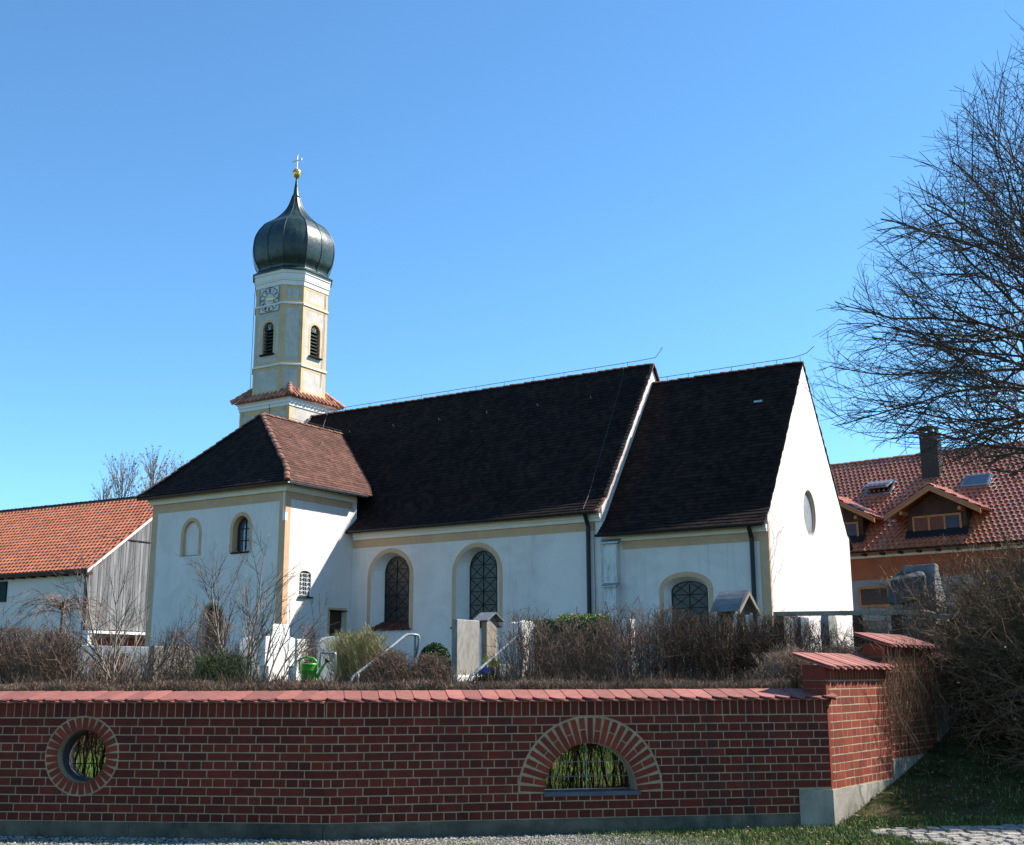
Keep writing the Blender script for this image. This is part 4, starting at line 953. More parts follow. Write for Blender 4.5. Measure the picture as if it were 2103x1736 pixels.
for i in range(29): radial(g, TL, sC, zC, 2 * math.pi * i / 29, .246, .358, .050)
rg = g.build('round_opening_ring', BRK2, BW)
g = M()
for n0, n1, r0, r1 in ((.10, .30, .228, .250),):
    N = 36; cc = lambda r_, n_: [TL(sC + r_ * math.cos(2 * math.pi * i / N), n_, zC + r_ * math.sin(2 * math.pi * i / N)) for i in range(N)]
    g.ring(cc(r1, n0), cc(r0, n0), cc(r0, n1), cc(r1, n1), closed=True)
g.build('liner', mat('dark_clay_pipe', (.03, .032, .04), (.06, .062, .07), 5, .5, .1), rg)
g = M()
for x in (-.08, .08): h_ = math.sqrt(.228 ** 2 - x * x); g.tube([TL(sC + x, .26, zC - h_), TL(sC + x, .26, zC + h_)], .005, 5)
for z in (.06, -.09): h_ = math.sqrt(.228 ** 2 - z * z); g.tube([TL(sC - h_, .265, zC + z), TL(sC + h_, .265, zC + z)], .005, 5)
g.build('grille', DK, rg)
g = M(); NA = 25
for i in range(NA):
    a = math.pi * (i + .5) / NA
    if i % 2 == 0: radial(g, TR, sA, zA, a, .462, .70, .050)
    else: q_ = .59 if i % 4 == 1 else .575; radial(g, TR, sA, zA, a, .462, q_ - .006, .050); radial(g, TR, sA, zA, a, q_ + .006, .70, .053)
ag = g.build('arch_ring', BRK2, BW)
g = M(); g.box(sA - .47, sA + .49, -.025, .30, zA - .035, zA + .004, T=TR); g.build('sill', mat('slate_sill', (.05, .06, .08), (.09, .10, .12), 6, .4, .1), ag)
g = M(); N = 24
cc = lambda r_, n_: [TR(sA + r_ * math.cos(math.pi * i / N), n_, zA + .004 + r_ * math.sin(math.pi * i / N)) for i in range(N + 1)]
g.ring(cc(.464, .18), cc(.445, .18), cc(.445, .215), cc(.464, .215))
g.tube([TR(sA, .2, zA), TR(sA, .2, zA + .45)], .005, 5)
for z in (.13, .27): h_ = math.sqrt(.45 ** 2 - z * z); g.tube([TR(sA - h_, .205, zA + z), TR(sA + h_, .205, zA + z)], .0045, 5)
g.build('grille', ZN, ag)
# plinth
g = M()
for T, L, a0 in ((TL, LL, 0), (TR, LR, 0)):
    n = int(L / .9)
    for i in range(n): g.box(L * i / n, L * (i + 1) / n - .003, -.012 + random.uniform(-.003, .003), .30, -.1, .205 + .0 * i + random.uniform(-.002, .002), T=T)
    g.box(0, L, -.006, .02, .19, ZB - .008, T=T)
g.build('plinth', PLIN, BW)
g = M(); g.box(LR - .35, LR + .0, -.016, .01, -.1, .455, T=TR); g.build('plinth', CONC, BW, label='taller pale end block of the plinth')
# coping: two layers of rounded plain tiles on a slope
def coping(g, T, L, z_lo, z_hi, n_lo=-.065, n_hi=.32, tw=.166, s0=0, tilt=-.002):
    k = int(round((L - s0) / tw)); tw = (L - s0) / k
    for layer in (0, 1):
        for i in range(-1 if layer else 0, k):
            a = s0 + i * tw + (tw / 2 if layer else 0); b_ = a + tw - .006
            a2, b2 = max(a, s0), min(b_, L)
            if b2 - a2 < .02: continue
            zo = .0 if layer else .022; r_ = random.random(); tz = random.uniform(-.0025, .0025); out_ = random.uniform(-.004, .004) + (.012 if layer else 0)
            pts = [(a2, n_hi), (a2, n_lo + .064 + out_)]
            for q in range(1, 8):
                f_ = q / 8; x = a2 + (b2 - a2) * f_; pts.append((x, n_lo + .064 - .072 * math.sin(math.pi * f_) ** .8 + out_))
            pts += [(b2, n_lo + .064 + out_), (b2, n_hi)]
            zf_ = lambda n_: z_lo + (z_hi - z_lo) * (n_ - n_lo) / (n_hi - n_lo) + zo + tz
            tl = lambda x: tilt * ((x - a) / (b_ - a) - .5) * (0 if layer else 1)
            g.loft([T(p[0], p[1], zf_(p[1]) + tl(p[0])) for p in pts], [T(p[0], p[1], zf_(p[1]) + .014 + tl(p[0])) for p in pts], r_)
g = M(); coping(g, TL, LL, ZR + .018, 1.405, tilt=.005); coping(g, TR, LR + .12, ZR + .018, 1.405)
g.build('coping', COPT, BW)
# stepped side wall running up the slope
SW = thing('stepped_brick_wall', 'stepped red brick wall with pink tile caps climbing the slope at right', 'wall', (0, 0, 0))
def side_T(t0): return lambda s_, n_, z: tuple(P0 + SD * (t0 + s_) + SN * n_ + Vector((0, 0, z)))
for (t0, L, zb, zt, zp) in ((0.0, 1.66, .46, 1.63, -.1), (1.66, 1.52, .66, 1.88, .1), (3.18, 3.2, 1.42, 1.74, .3)):
    T = side_T(t0)
    g = M(); g.box(0.003, L - .002, -.0006, .25, zb - .06, zt + .05, T=T); cr = g.build('mortar_core', MORT, SW)
    g = M(); j = .013; nC = int((zt - .10 - zb) / CP); cp = (zt - .105 - zb) / nC
    for c in range(nC):
        z0 = zb + c * cp; head = c % 2 == 0; pitch = .119 if head else .238; s_ = -.119 if not head else 0
        while s_ < L:
            a = max(s_ + j / 2, .052); b_ = min(s_ + pitch, L) - j / 2
            if b_ - a > .012: g.box(a, b_, -.0025 + random.uniform(-.0015, .0015), .05, z0, z0 + cp - j, T=T)
            s_ += pitch
        # end face towards the viewer
        g.box(-.003, .05, -.0025, .25, z0, z0 + cp - .004, T=T)
    s_ = .048
    while s_ < L - .02:
        g.box(s_ + j / 2, min(s_ + .0817, L) - j / 2, -.003, .05, zt - .103, zt + .04, T=T); s_ += .0817
    g.box(-.0035, .05, -.0035, .25, zt - .103, zt + .05, T=T)
    g.build('brickwork', BRK2, SW)
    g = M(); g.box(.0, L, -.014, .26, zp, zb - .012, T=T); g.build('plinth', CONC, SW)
    g = M(); T2 = lambda s2, n_, z, T=T: T(s2, n_, z); coping(g, T2, L + .05, zt + .0, zt + .145, -.11, .33, .17, -.06); g.build('coping', COPT, SW)

# ------------------------------------------------------------------ twigs and trees
class TW:
    """fast collector of tapered prisms"""
    def __init__(s): s.a = []; s.b = []; s.ra = []; s.rb = []; s.c = []
    def seg(s, a, b_, ra, rb, c): s.a.append(a); s.b.append(b_); s.ra.append(ra); s.rb.append(rb); s.c.append(c)
    def build(s, name, mtl, parent=None, n=3, keep=None):
        A = np.array([tuple(p) for p in s.a]); B = np.array([tuple(p) for p in s.b]); ra = np.array(s.ra); rb = np.array(s.rb); c = np.array(s.c)
        D = B - A; Ln = np.linalg.norm(D, axis=1, keepdims=True) + 1e-9; D = D / Ln
        ref = np.where(np.abs(D[:, 2:3]) < .9, np.array([[0, 0, 1.]]), np.array([[1., 0, 0]]))
        X = np.cross(D, ref); X /= np.linalg.norm(X, axis=1, keepdims=True); Yv = np.cross(D, X); N = len(A)
        V = np.zeros((N, 2 * n, 3))
        for j in range(n):
            t_ = 2 * math.pi * j / n; o_ = X * math.cos(t_) + Yv * math.sin(t_)
            V[:, j] = A + o_ * ra[:, None]; V[:, n + j] = B + o_ * rb[:, None]
        F = np.zeros((N, n, 4), int); base = (np.arange(N) * 2 * n)[:, None]
        for j in range(n): F[:, j] = base + np.array([[j, (j + 1) % n, n + (j + 1) % n, n + j]])
        me = bpy.data.meshes.new(name); nf = N * n
        me.vertices.add(N * 2 * n); me.vertices.foreach_set('co', V.reshape(-1)); me.loops.add(nf * 4); me.loops.foreach_set('vertex_index', F.reshape(-1).astype(np.int32))
        me.polygons.add(nf); me.polygons.foreach_set('loop_start', np.arange(0, nf * 4, 4, dtype=np.int32))
        me.update(calc_edges=True); me.validate()
        at_ = me.attributes.new('rnd', 'FLOAT', 'FACE'); at_.data.foreach_set('value', np.repeat(c, n).astype(np.float32))
        me.polygons.foreach_set('use_smooth', [n > 4] * nf)
        me.materials.append(mtl); o = bpy.data.objects.new(name, me); S.collection.objects.link(o)
        if parent: o.parent = parent
        return o
def rv(s=1): return Vector((random.gauss(0, s), random.gauss(0, s), random.gauss(0, s)))
def grow(tw, p, d, L, r, depth, prm, thick=None):
    """a branch: wandering polyline, side shoots at every node"""
    n = max(2, int(L / prm['seg'])); st = L / n; c = random.random(); d = d.normalized(); rt = r
    for i in range(n):
        f_ = (i + 1) / n
        d = (d + rv(prm['wob']) + Vector((0, 0, prm['up'][min(depth, len(prm['up']) - 1)])) * st).normalized()
        q = p + d * st
        if 'env' in prm and prm['env'](q): return
        r2 = r * (1 - .8 * f_) + prm['rmin']
        (thick if (thick is not None and rt > prm.get('rth', .02)) else tw).seg(p, q, rt, r2, c); p = q; rt = r2
        if depth < prm['depth'] and f_ > prm['bare'][min(depth, len(prm['bare']) - 1)]:
            k = prm['kids'][depth]; k = int(k) + (random.random() < k - int(k))
            for _ in range(k):
                ax = d.cross(rv()).normalized(); ang = R(random.uniform(*prm['ang'])); nd = (d * math.cos(ang) + ax * math.sin(ang))
                ll = L * random.uniform(*prm['ratio']) * (1.15 - .6 * f_) 
                if ll > prm['minl']: grow(tw, p, nd, ll, max(rt * random.uniform(.5, .75), prm['rmin']), depth + 1, prm, thick)

def crop_out(name):  pass
# --- big bare lime on the right
random.seed(11)
KS = 1.39; TX, TY = 15.9, 32.0; tz0 = ground(TX, TY)
LT = thing('bare_tree', 'large bare broad tree with dense dark twigs reaching in from the right edge', 'tree', (0, 0, 0))
thick = TW(); fine = TW()
pts = [Vector((TX, TY, tz0 - .1)), Vector((TX + .05, TY, tz0 + 2)), Vector((TX - .05, TY + .1, 6.3)), Vector((TX + .05, TY, 10.5)), Vector((TX + .1, TY + .1, 14.7)), Vector((TX, TY, 18.6))]
rad = [.5, .42, .36, .26, .12, .02]
for i in range(5):
    for k_ in range(4): a, b_ = k_ / 4, (k_ + 1) / 4; thick.seg(pts[i].lerp(pts[i + 1], a), pts[i].lerp(pts[i + 1], b_), rad[i] + (rad[i + 1] - rad[i]) * a, rad[i] + (rad[i + 1] - rad[i]) * b_, .4)
def env(q):
    dx, dy, dz = q.x - TX, q.y - TY, q.z - 10.2
    k_ = math.hypot(dx, dy) / 7.7; z_ = dz / (10.9 if dz > 0 else 3.2)
    return (k_ ** 1.15 + abs(z_) ** 1.15 if dz > 0 else k_ * k_ + z_ * z_) > 1 + random.gauss(0, .06)
prm = dict(seg=.40, wob=.085, up=(.03, .05, .04, .02), rmin=.0036, depth=3, bare=(.22, .14, .1), kids=(1.0, 1.1, 1.0), ang=(22, 60), ratio=(.28, .46), minl=.22, rth=.022, env=env)
for i in range(84):
    azm = random.uniform(95, 265) if i % 7 else random.uniform(0, 360)
    e_ = random.choice([random.uniform(-38, 10), random.uniform(-30, 30), random.uniform(0, 50), random.uniform(20, 85), random.uniform(45, 80)])
    a = R(azm); e2 = R(e_); dd = Vector((math.cos(a) * math.cos(e2), math.sin(a) * math.cos(e2), math.sin(e2)))
    L = 1 / math.sqrt((math.cos(e2) / 7.6) ** 2 + (math.sin(e2) / 10.6) ** 2) * random.uniform(.85, 1.05)
    zb = 9.2 + random.uniform(-2.8, 1.4) + (e_ / 88) * 2.6 - (1.6 if e_ < 0 else 0)
    prm['up'] = (.045 if e_ < 20 else .005, .05, .04, .02)
    grow(fine, Vector((TX, TY, zb)), dd, L, random.uniform(.022, .055) * (.75 if e_ > 45 else 1), 0, prm, thick)
thick.build('trunk', BARKD, LT, 6); fine.build('crown', BARKD, LT, 3)

# --- poplars far behind the barn
random.seed(5)
for i, (x, top, wd_, Yd) in enumerate(((192, 968, 1.5, 112), (232, 924, 3.4, 112), (296, 917, 3.9, 112), (352, 940, 3.6, 116))):
    b_ = at(x, 1300, Yd); tp = at(x, top, Yd); hgt = (tp.z - 1.4) * .93; p = Vector((b_.x, Yd, 1.4))
    o = thing('bare_poplar', ['low leafless poplar at the far left of the row behind the barn roof', 'tall narrow leafless poplar second from the left above the barn roof', 'tallest leafless poplar with a broad crown above the barn ridge', 'leafless poplar nearest the church annex roof'][i], 'tree', p, 0, 'poplars behind the barn')
    th_ = TW(); fn = TW(); c_ = random.uniform(-.2, .2)
    for k_ in range(10): th_.seg(Vector((0, 0, hgt * k_ / 10)), Vector((0, 0, hgt * (k_ + 1) / 10)), .13 * (1 - k_ / 10.5), .13 * (1 - (k_ + 1) / 10.5), .5)
    pp = dict(seg=.7, wob=.07, up=(.10, .12, .12), rmin=.009, depth=2, bare=(.2, .2), kids=(1.0, .9), ang=(15, 38), ratio=(.3, .5), minl=.4, rth=.09)
    for k_ in range(46):
        zz_ = hgt * random.uniform(.35, .95); a = random.random() * 6.28; e2 = R(random.uniform(58, 80)); L = min((hgt - zz_) * .95 + .7, wd_ * random.uniform(1.0, 1.7) + .4)
        grow(fn, Vector((0, 0, zz_)), Vector((math.cos(a) * math.cos(e2), math.sin(a) * math.cos(e2), math.sin(e2))), L, .032, 0, pp, th_)
    th_.build('trunk', BARK, o, 6); fn.build('crown', mat('haze_lightened_poplar_twig_%d' % i, (.24, .18, .15), (.36, .29, .25), 2, .9, 0, usernd=.3), o, 3)  # twig colour lightened to stand for distance haze
    g = M(); 
    idx = random.sample(range(len(fn.b)), min(2600, len(fn.b)))
    for k_ in idx:
        c3 = fn.b[k_]; s_ = random.uniform(.05, .10); q = [c3 + rv(s_) for _ in range(3)]; g.add(q, [(0, 1, 2)])
    g.build('catkins', BUD, o, fix=False)['kind'] = 'stuff'

# --- two multi stemmed bare small trees in front
def small_tree(xb, Yd, stems, label, seed, group=None, mtl=BARKL, zoff=0, prm2=None, lsc=1.0):
    random.seed(seed); b_ = at(xb, 1400, Yd); z = ground(b_.x, Yd); o = thing('bare_shrub_tree', label, 'shrub', (b_.x, Yd, z), 0, group)
    th_ = TW(); fn = TW()
    pp = dict(seg=.13, wob=.075, up=(.10, .22, .15, .1), rmin=.0011, depth=3, bare=(.22, .15, .1), kids=(1.2, 1.45, 1.3), ang=(18, 48), ratio=(.26, .46), minl=.06, rth=.006)
    if prm2: pp.update(prm2)
    for (ax_, L, r_) in stems:
        a = R(ax_); dv = Vector((math.sin(a), random.uniform(-.25, .25), math.cos(a)))
        grow(fn, Vector((random.uniform(-.10, .10), random.uniform(-.08, .08), -.03)), dv, L * lsc, r_ * .66, 0, pp, th_)
    th_.build('stem', mtl, o, 6); fn.build('twigs', BARK, o, 3); return o
small_tree(240, 16.6, [(-42, 1.75, .022), (-26, 1.9, .026), (-14, 2.3, .03), (-3, 2.0, .028), (10, 1.5, .026), (28, 1.7, .03), (42, 1.55, .024), (-34, 1.2, .02), (55, 1.2, .018)], 'leafless lichen flecked shrub with splayed stems before the barn board gable', 21, prm2=dict(kids=(1.0, 1.2, 1.0), ratio=(.3, .5)))
small_tree(490, 16.2, [(-48, 1.6, .022), (-36, 1.6, .02), (-22, 2.5, .032), (-12, 2.7, .03), (4, 2.9, .034), (16, 2.3, .026)], 'tall leafless shrub with pale forking stems before the annex front', 22, prm2=dict(kids=(1.1, 1.45, 1.25), ratio=(.30, .5)), lsc=.80)
small_tree(527, 16.3, [(-6, 2.2, .028), (8, 2.1, .03), (20, 2.2, .032), (30, 1.9, .024), (34, 1.7, .02), (14, 2.3, .024)], 'bare fine twigged shrub leaning right before the white grave cross', 23, prm2=dict(kids=(1.1, 1.45, 1.25), ratio=(.26, .42), bare=(.45, .15, .1)), lsc=.80)

def shrub(name, label, x0, x1, ytop, Yd, n, mtl, cat='shrub', lean=.5, ht=None, group=None, kids=5, rr=.0034, zbase=None, fan=True, dy=.35, droop=0, rag=.25, seed=0):
    random.seed(seed + int(x0)); a = at(x0, 1380, Yd); b_ = at(x1, 1380, Yd); top = at((x0 + x1) / 2, ytop, Yd).z
    cx = (a.x + b_.x) / 2; hw = (b_.x - a.x) / 2; z0 = ground(cx, Yd) if zbase is None else zbase; H_ = top - z0
    tw_ = TW()
    for i in range(n):
        u_ = random.uniform(-1, 1) if not fan else random.gauss(0, .45); v_ = random.uniform(-dy, dy)
        bx = hw * (u_ * (.9 if not fan else .45)); p = Vector((bx, v_ * (1 if not fan else .6), -.05)); tx = max(-1, min(1, u_ + random.gauss(0, .25 if fan else .12)))
        hgt = H_ * random.uniform(.72, 1.0) * (1 - (.28 * tx * tx if fan else 0)) * (1 + (random.random() ** 6) * rag)
        hgt *= 1 if fan else random.uniform(.75, 1.04); e_ = Vector((hw * tx * .95, v_ * 1.6 + random.gauss(0, .1), hgt)); k_ = 5; c = random.random(); prev = p; pr_ = rr * 1.6
        bow = rv(.09)
        for s_ in range(1, k_ + 1):
            f_ = s_ / k_; q = p.lerp(e_, f_); q += bow * math.sin(math.pi * f_) + rv(.012); q.z = p.z + (e_.z - p.z) * (f_ ** .9)
            if droop and f_ > .6: q.z -= droop * (f_ - .6) ** 2 * 4
            r2 = rr * 1.6 * (1 - .65 * f_); tw_.seg(prev, q, pr_, r2, c)
            if s_ > 1:
                for _ in range(random.randint(1, kids)):
                    d = (q - prev).normalized() + rv(lean); d.normalize(); l = random.uniform(.08, .30) * min(1.2, H_); w_ = q + d * l; w_.z = min(w_.z, H_ * 1.04); w_.z = max(w_.z, 0)
                    tw_.seg(q, w_, rr * .7, rr * .42, random.random())
                    if random.random() < .6:
                        d2 = (d + rv(lean * 1.2)).normalized(); tw_.seg(q.lerp(w_, .6), q.lerp(w_, .6) + d2 * l * .55, rr * .5, rr * .35, random.random())
            prev = q; pr_ = r2
    o = tw_.build(name, mtl, None, 3); o.location = (cx, Yd, z0); return tag(o, label, cat, group)
ZS = mat('dull_sheet_roof', (.085, .09, .095), (.18, .185, .19), 5, .5, .2, 12, .01)
BH = 'bare shrubs along the churchyard edge'
shrub('bank_bush', 'low brown stems on the bank seen through the arched wall opening', 1060, 1360, 1414, 14.9, 130, TWB, lean=.7, kids=6, fan=False, dy=.5)
shrub('bank_bush', 'low brown stems on the bank seen through the round wall opening', 60, 290, 1414, 15.2, 90, TWB, lean=.7, kids=6, fan=False, dy=.5)
shrub('bare_bush', 'dense brown bush at the left edge before the barn wall', -40, 70, 1298, 16.6, 220, TWB, group=BH)
shrub('bare_bush', 'rounded brown bush just left of the splayed leafless shrub', 50, 165, 1304, 16.4, 220, TWB, group=BH)
shrub('bare_bush', 'thin pale twigged bush before the light grave slab left of the annex door', 300, 410, 1302, 16.8, 90, TWB, group=BH, kids=3)
shrub('bare_bush', 'low reddish brown bush at the foot of the splayed leafless shrub', 150, 320, 1345, 17.6, 150, TWB, group=BH, kids=4)
shrub('bare_bush', 'wispy brown bush before the dark arched annex door', 395, 480, 1272, 17.4, 90, TWB, group=BH, kids=3)
shrub('low_bush', 'low dark green creeping conifer between the leafless shrubs', 395, 520, 1352, 15.8, 380, mat('dark_conifer_twig', (.02, .035, .012), (.09, .10, .04), 7, .9, 0, usernd=.5), kids=6, lean=.7)
shrub('bare_bush', 'sparse twiggy bush beside the arched grey gravestone', 605, 660, 1290, 21.0, 45, TWB, group=BH, kids=3)
shrub('ornamental_grass_bush', 'straw and green broom like bush behind the water tap', 674, 795, 1308, 20.4, 420, TWS, group=BH, kids=5, lean=.22, rag=.3, zbase=1.2)
shrub('bare_bush', 'low brown bush under the left handrail', 755, 850, 1345, 17.0, 260, TWB, group=BH, kids=5)
shrub('bare_bush', 'low brown bush in front of the clipped dark box ball', 835, 925, 1350, 17.2, 220, TWB, group=BH, kids=5)
shrub('bare_bush', 'arching pale twigged bush before the rough white stone', 1010, 1150, 1270, 16.6, 110, TWB, group=BH, kids=4, lean=.5)
shrub('bare_bush', 'twiggy bush before the dark evergreen hedge', 1110, 1260, 1284, 16.4, 110, TWB, group=BH, kids=5, lean=.5)
shrub('bare_bush', 'tall upright dark bush left of the chancel window', 1235, 1370, 1258, 16.4, 170, TWB, group=BH, kids=6, fan=False, dy=.4)
shrub('bare_bush', 'dense dark bush under the chancel window', 1350, 1480, 1264, 16.6, 230, TWD, group=BH, kids=6, fan=False, dy=.4)
shrub('bare_bush', 'dense dark bush under the small metal roofed grave shelter', 1460, 1580, 1272, 16.8, 190, TWD, group=BH, kids=6, fan=False, dy=.4)
shrub('bare_bush', 'dark bush before the white chancel gable', 1560, 1670, 1270, 16.9, 120, TWD, group=BH, kids=5, fan=False, dy=.35)
shrub('bare_bush', 'thin dark bush beside the second wall step', 1650, 1765, 1282, 17.2, 70, TWD, group=BH, kids=4, fan=False, dy=.3)
shrub('low_bush', 'low pale brown bush tucked against the first wall step', 1570, 1665, 1345, 14.2, 420, TWH, group=BH, kids=5, zbase=1.0)
shrub('low_bush', 'low brown bush tucked against the second wall step', 1690, 1770, 1335, 15.6, 230, TWB, group=BH, kids=5, zbase=1.1)
shrub('low_bush', 'brown twiggy bush between the grave posts at right', 1755, 1870, 1310, 17.0, 200, TWD, group=BH, kids=4, zbase=1.2)

# big overhanging bush on the right
random.seed(31); tw_ = TW(); bx, by = 7.25, 15.4
for i in range(1900):
    a = random.random() * 6.28; e_ = R(random.uniform(26 if math.cos(a) < .3 else 8, 88)); rr_ = random.uniform(.75, 1.0)
    L = rr_ * 2.6; p = Vector((random.gauss(0, .5), random.gauss(0, .5), 0)); d = Vector((math.cos(a) * math.cos(e_), math.sin(a) * math.cos(e_) * .9, math.sin(e_)))
    k_ = 9; c = random.random(); r_ = .009; st_ = L / k_; q = p
    for s_ in range(k_):
        d = (d + rv(.20) + Vector((0, 0, -.06))).normalized(); q2 = q + d * st_; f_ = (s_ + 1) / k_; r2 = .009 * (1 - .75 * f_) + .001
        tw_.seg(q, q2, r_, r2, c); r_ = r2
        if s_ > 1:
            for _ in range(4):
                dd = (d + rv(.8)).normalized(); l = random.uniform(.08, .28); w_ = q2 + dd * l; tw_.seg(q2, w_, .0026, .0018, random.random())
                if random.random() < .7: tw_.seg(q2.lerp(w_, .5), q2.lerp(w_, .5) + (dd + rv(.5)).normalized() * l * .6, .0025, .0018, random.random())
        q = q2
ob = tw_.build('overhanging_bush', TWG, None, 3); g = M()
for k_ in random.sample(range(len(tw_.b)), 16000):
    c3 = tw_.b[k_]; s_ = random.uniform(.006, .014); g.add([c3 + rv(s_) for _ in range(3)], [(0, 1, 2)])
bu = g.build('buds', mat('olive_bud', (.10, .10, .025), (.24, .21, .07), 8, .8, 0, usernd=.4), ob, fix=False); bu['kind'] = 'stuff'
ob.location = (bx, by, .95); tag(ob, 'huge tangled olive brown bush hanging over the wall at the right edge', 'shrub')
random.seed(32); tw_ = TW()                       # second, behind and to the right
for i in range(900):
    a = random.random() * 6.28; e_ = R(random.uniform(5, 88)); L = random.uniform(1.9, 2.7); p = Vector((random.gauss(0, .6), random.gauss(0, .6), 0)); d = Vector((math.cos(a) * math.cos(e_), math.sin(a) * math.cos(e_), math.sin(e_)))
    k_ = 8; c = random.random(); r_ = .01; st_ = L / k_; q = p
    for s_ in range(k_):
        d = (d + rv(.20) + Vector((0, 0, -.03))).normalized(); q2 = q + d * st_; f_ = (s_ + 1) / k_; r2 = .010 * (1 - .75 * f_) + .0015; tw_.seg(q, q2, r_, r2, c); r_ = r2
        if s_ > 1:
            for _ in range(3): dd = (d + rv(.55)).normalized(); l = random.uniform(.15, .45); tw_.seg(q2, q2 + dd * l, .0035, .002, random.random())
        q = q2
ob = tw_.build('overhanging_bush', TWG, None, 3); ob.location = (8.9, 17.3, 1.2); tag(ob, 'olive brown thicket behind the overhanging bush, before the farmhouse wall', 'shrub')
for bi, (bx2, by2, bz2, hh2, nn2, lab) in enumerate(((9.6, 13.9, .3, 3.1, 1100, 'olive brown bush added out of view at right for its shadow'), (7.7, 13.9, .35, 1.9, 700, 'lower dark tangle at the foot of the overhanging bush'))):  # first bush stands out of view, added for the shadow it throws
    random.seed(60 + bi); tw_ = TW()
    for i in range(nn2):
        a = random.random() * 6.28; e_ = R(random.uniform(8, 88)); L = random.uniform(.7, 1) * hh2; p = Vector((random.gauss(0, .5), random.gauss(0, .4), 0)); d = Vector((math.cos(a) * math.cos(e_), math.sin(a) * math.cos(e_), math.sin(e_)))
        c = random.random(); r_ = .01; q = p
        for s_ in range(8):
            d = (d + rv(.1) + Vector((0, 0, -.06))).normalized(); q2 = q + d * L / 8; r2 = .010 * (1 - .09 * (s_ + 1)); tw_.seg(q, q2, r_, r2, c); r_ = r2
            if s_ > 1:
                for _ in range(4): dd = (d + rv(.6)).normalized(); tw_.seg(q2, q2 + dd * random.uniform(.12, .4), .0035, .002, random.random())
            q = q2
    ob = tw_.build('overhanging_bush', TWG, None, 3); ob.location = (bx2, by2, bz2); tag(ob, lab, 'shrub')
# hanging strands over the side wall
random.seed(33); tw_ = TW()
for i in range(420):
    t_ = random.uniform(1.5, 3.6) ; p = P0 + SD * t_ + SN * random.uniform(-.14, .2); z = random.uniform(1.5, 2.0); q = Vector((p.x, p.y, z)); c = random.random()
    d = Vector((random.gauss(-.15, .2), random.gauss(0, .2), -1)).normalized(); L = random.uniform(.4, 1.1)
    for s_ in range(5):
        q2 = q + d * L / 5 + rv(.01); pp_ = (q2 - P0).dot(SN)
        if pp_ > -.03: q2 -= SN * (pp_ + .03)
        tw_.seg(q, q2, .0028, .0022, c); d = (d + rv(.12)).normalized(); q = q2
tag(tw_.build('hanging_twigs', TWG, None, 3), 'fine olive twigs trailing down over the stepped brick wall', 'twigs', kind='stuff')

# clipped low hedge directly behind the coping: bare stems below, fine brown top
random.seed(41)
def hedge(name, x0, x1, label, dens, fn_y, ztop, zb, mtl):
    o = thing(name, label, 'hedge', (0, 0, 0)); tw_ = TW(); n = int((x1 - x0) * dens)
    for i in range(n):
        x = random.uniform(x0, x1); y = fn_y(x) + random.uniform(.0, .55); zt = ztop + random.gauss(0, .014) + .014 * math.sin(x * 5) + .010 * math.sin(x * 17 + y * 9)
        h = random.uniform(.03, .10); p = Vector((x, y, zt - h)); d = Vector((random.gauss(0, .45), random.gauss(0, .45), 1)).normalized(); c = random.random()
        q = p + d * h; tw_.seg(p, q, .0020, .0013, c)
        m_ = p.lerp(q, .4); tw_.seg(m_, m_ + (d + rv(.6)).normalized() * h * .5, .0015, .001, c)
    tw_.build('clipped_top', mtl, o, 3); tw_ = TW()
    for i in range(int((x1 - x0) * 70)):          # stems
        x = random.uniform(x0, x1); y = fn_y(x) + random.uniform(.05, .55); z0 = zb(x, y); p = Vector((x, y, z0 - .03)); c = random.random() * .6; r_ = random.uniform(.003, .010) if i % 6 else .014; q = p
        e_ = Vector((x + random.gauss(0, .12), y + random.gauss(0, .06), ztop - .06)); k_ = 7
        for s_ in range(1, k_ + 1):
            q2 = p.lerp(e_, s_ / k_) + rv(.016); tw_.seg(q, q2, r_, r_ * .88, c); r_ *= .88
            if s_ > 2:
                for _ in range(5): d = Vector((random.gauss(0, .7), random.gauss(0, .5), 1)).normalized(); tw_.seg(q2, q2 + d * random.uniform(.08, .22), .0026, .0016, random.random())
            q = q2
    tw_.build('stems', TWD, o, 3); return o
hedge('clipped_hedge', -9.0, 2.95, 'low clipped brown hedge showing as a thin strip above the pink coping', 4200, lambda x: wall_y(x) + .52, 1.515, ground, TWH)

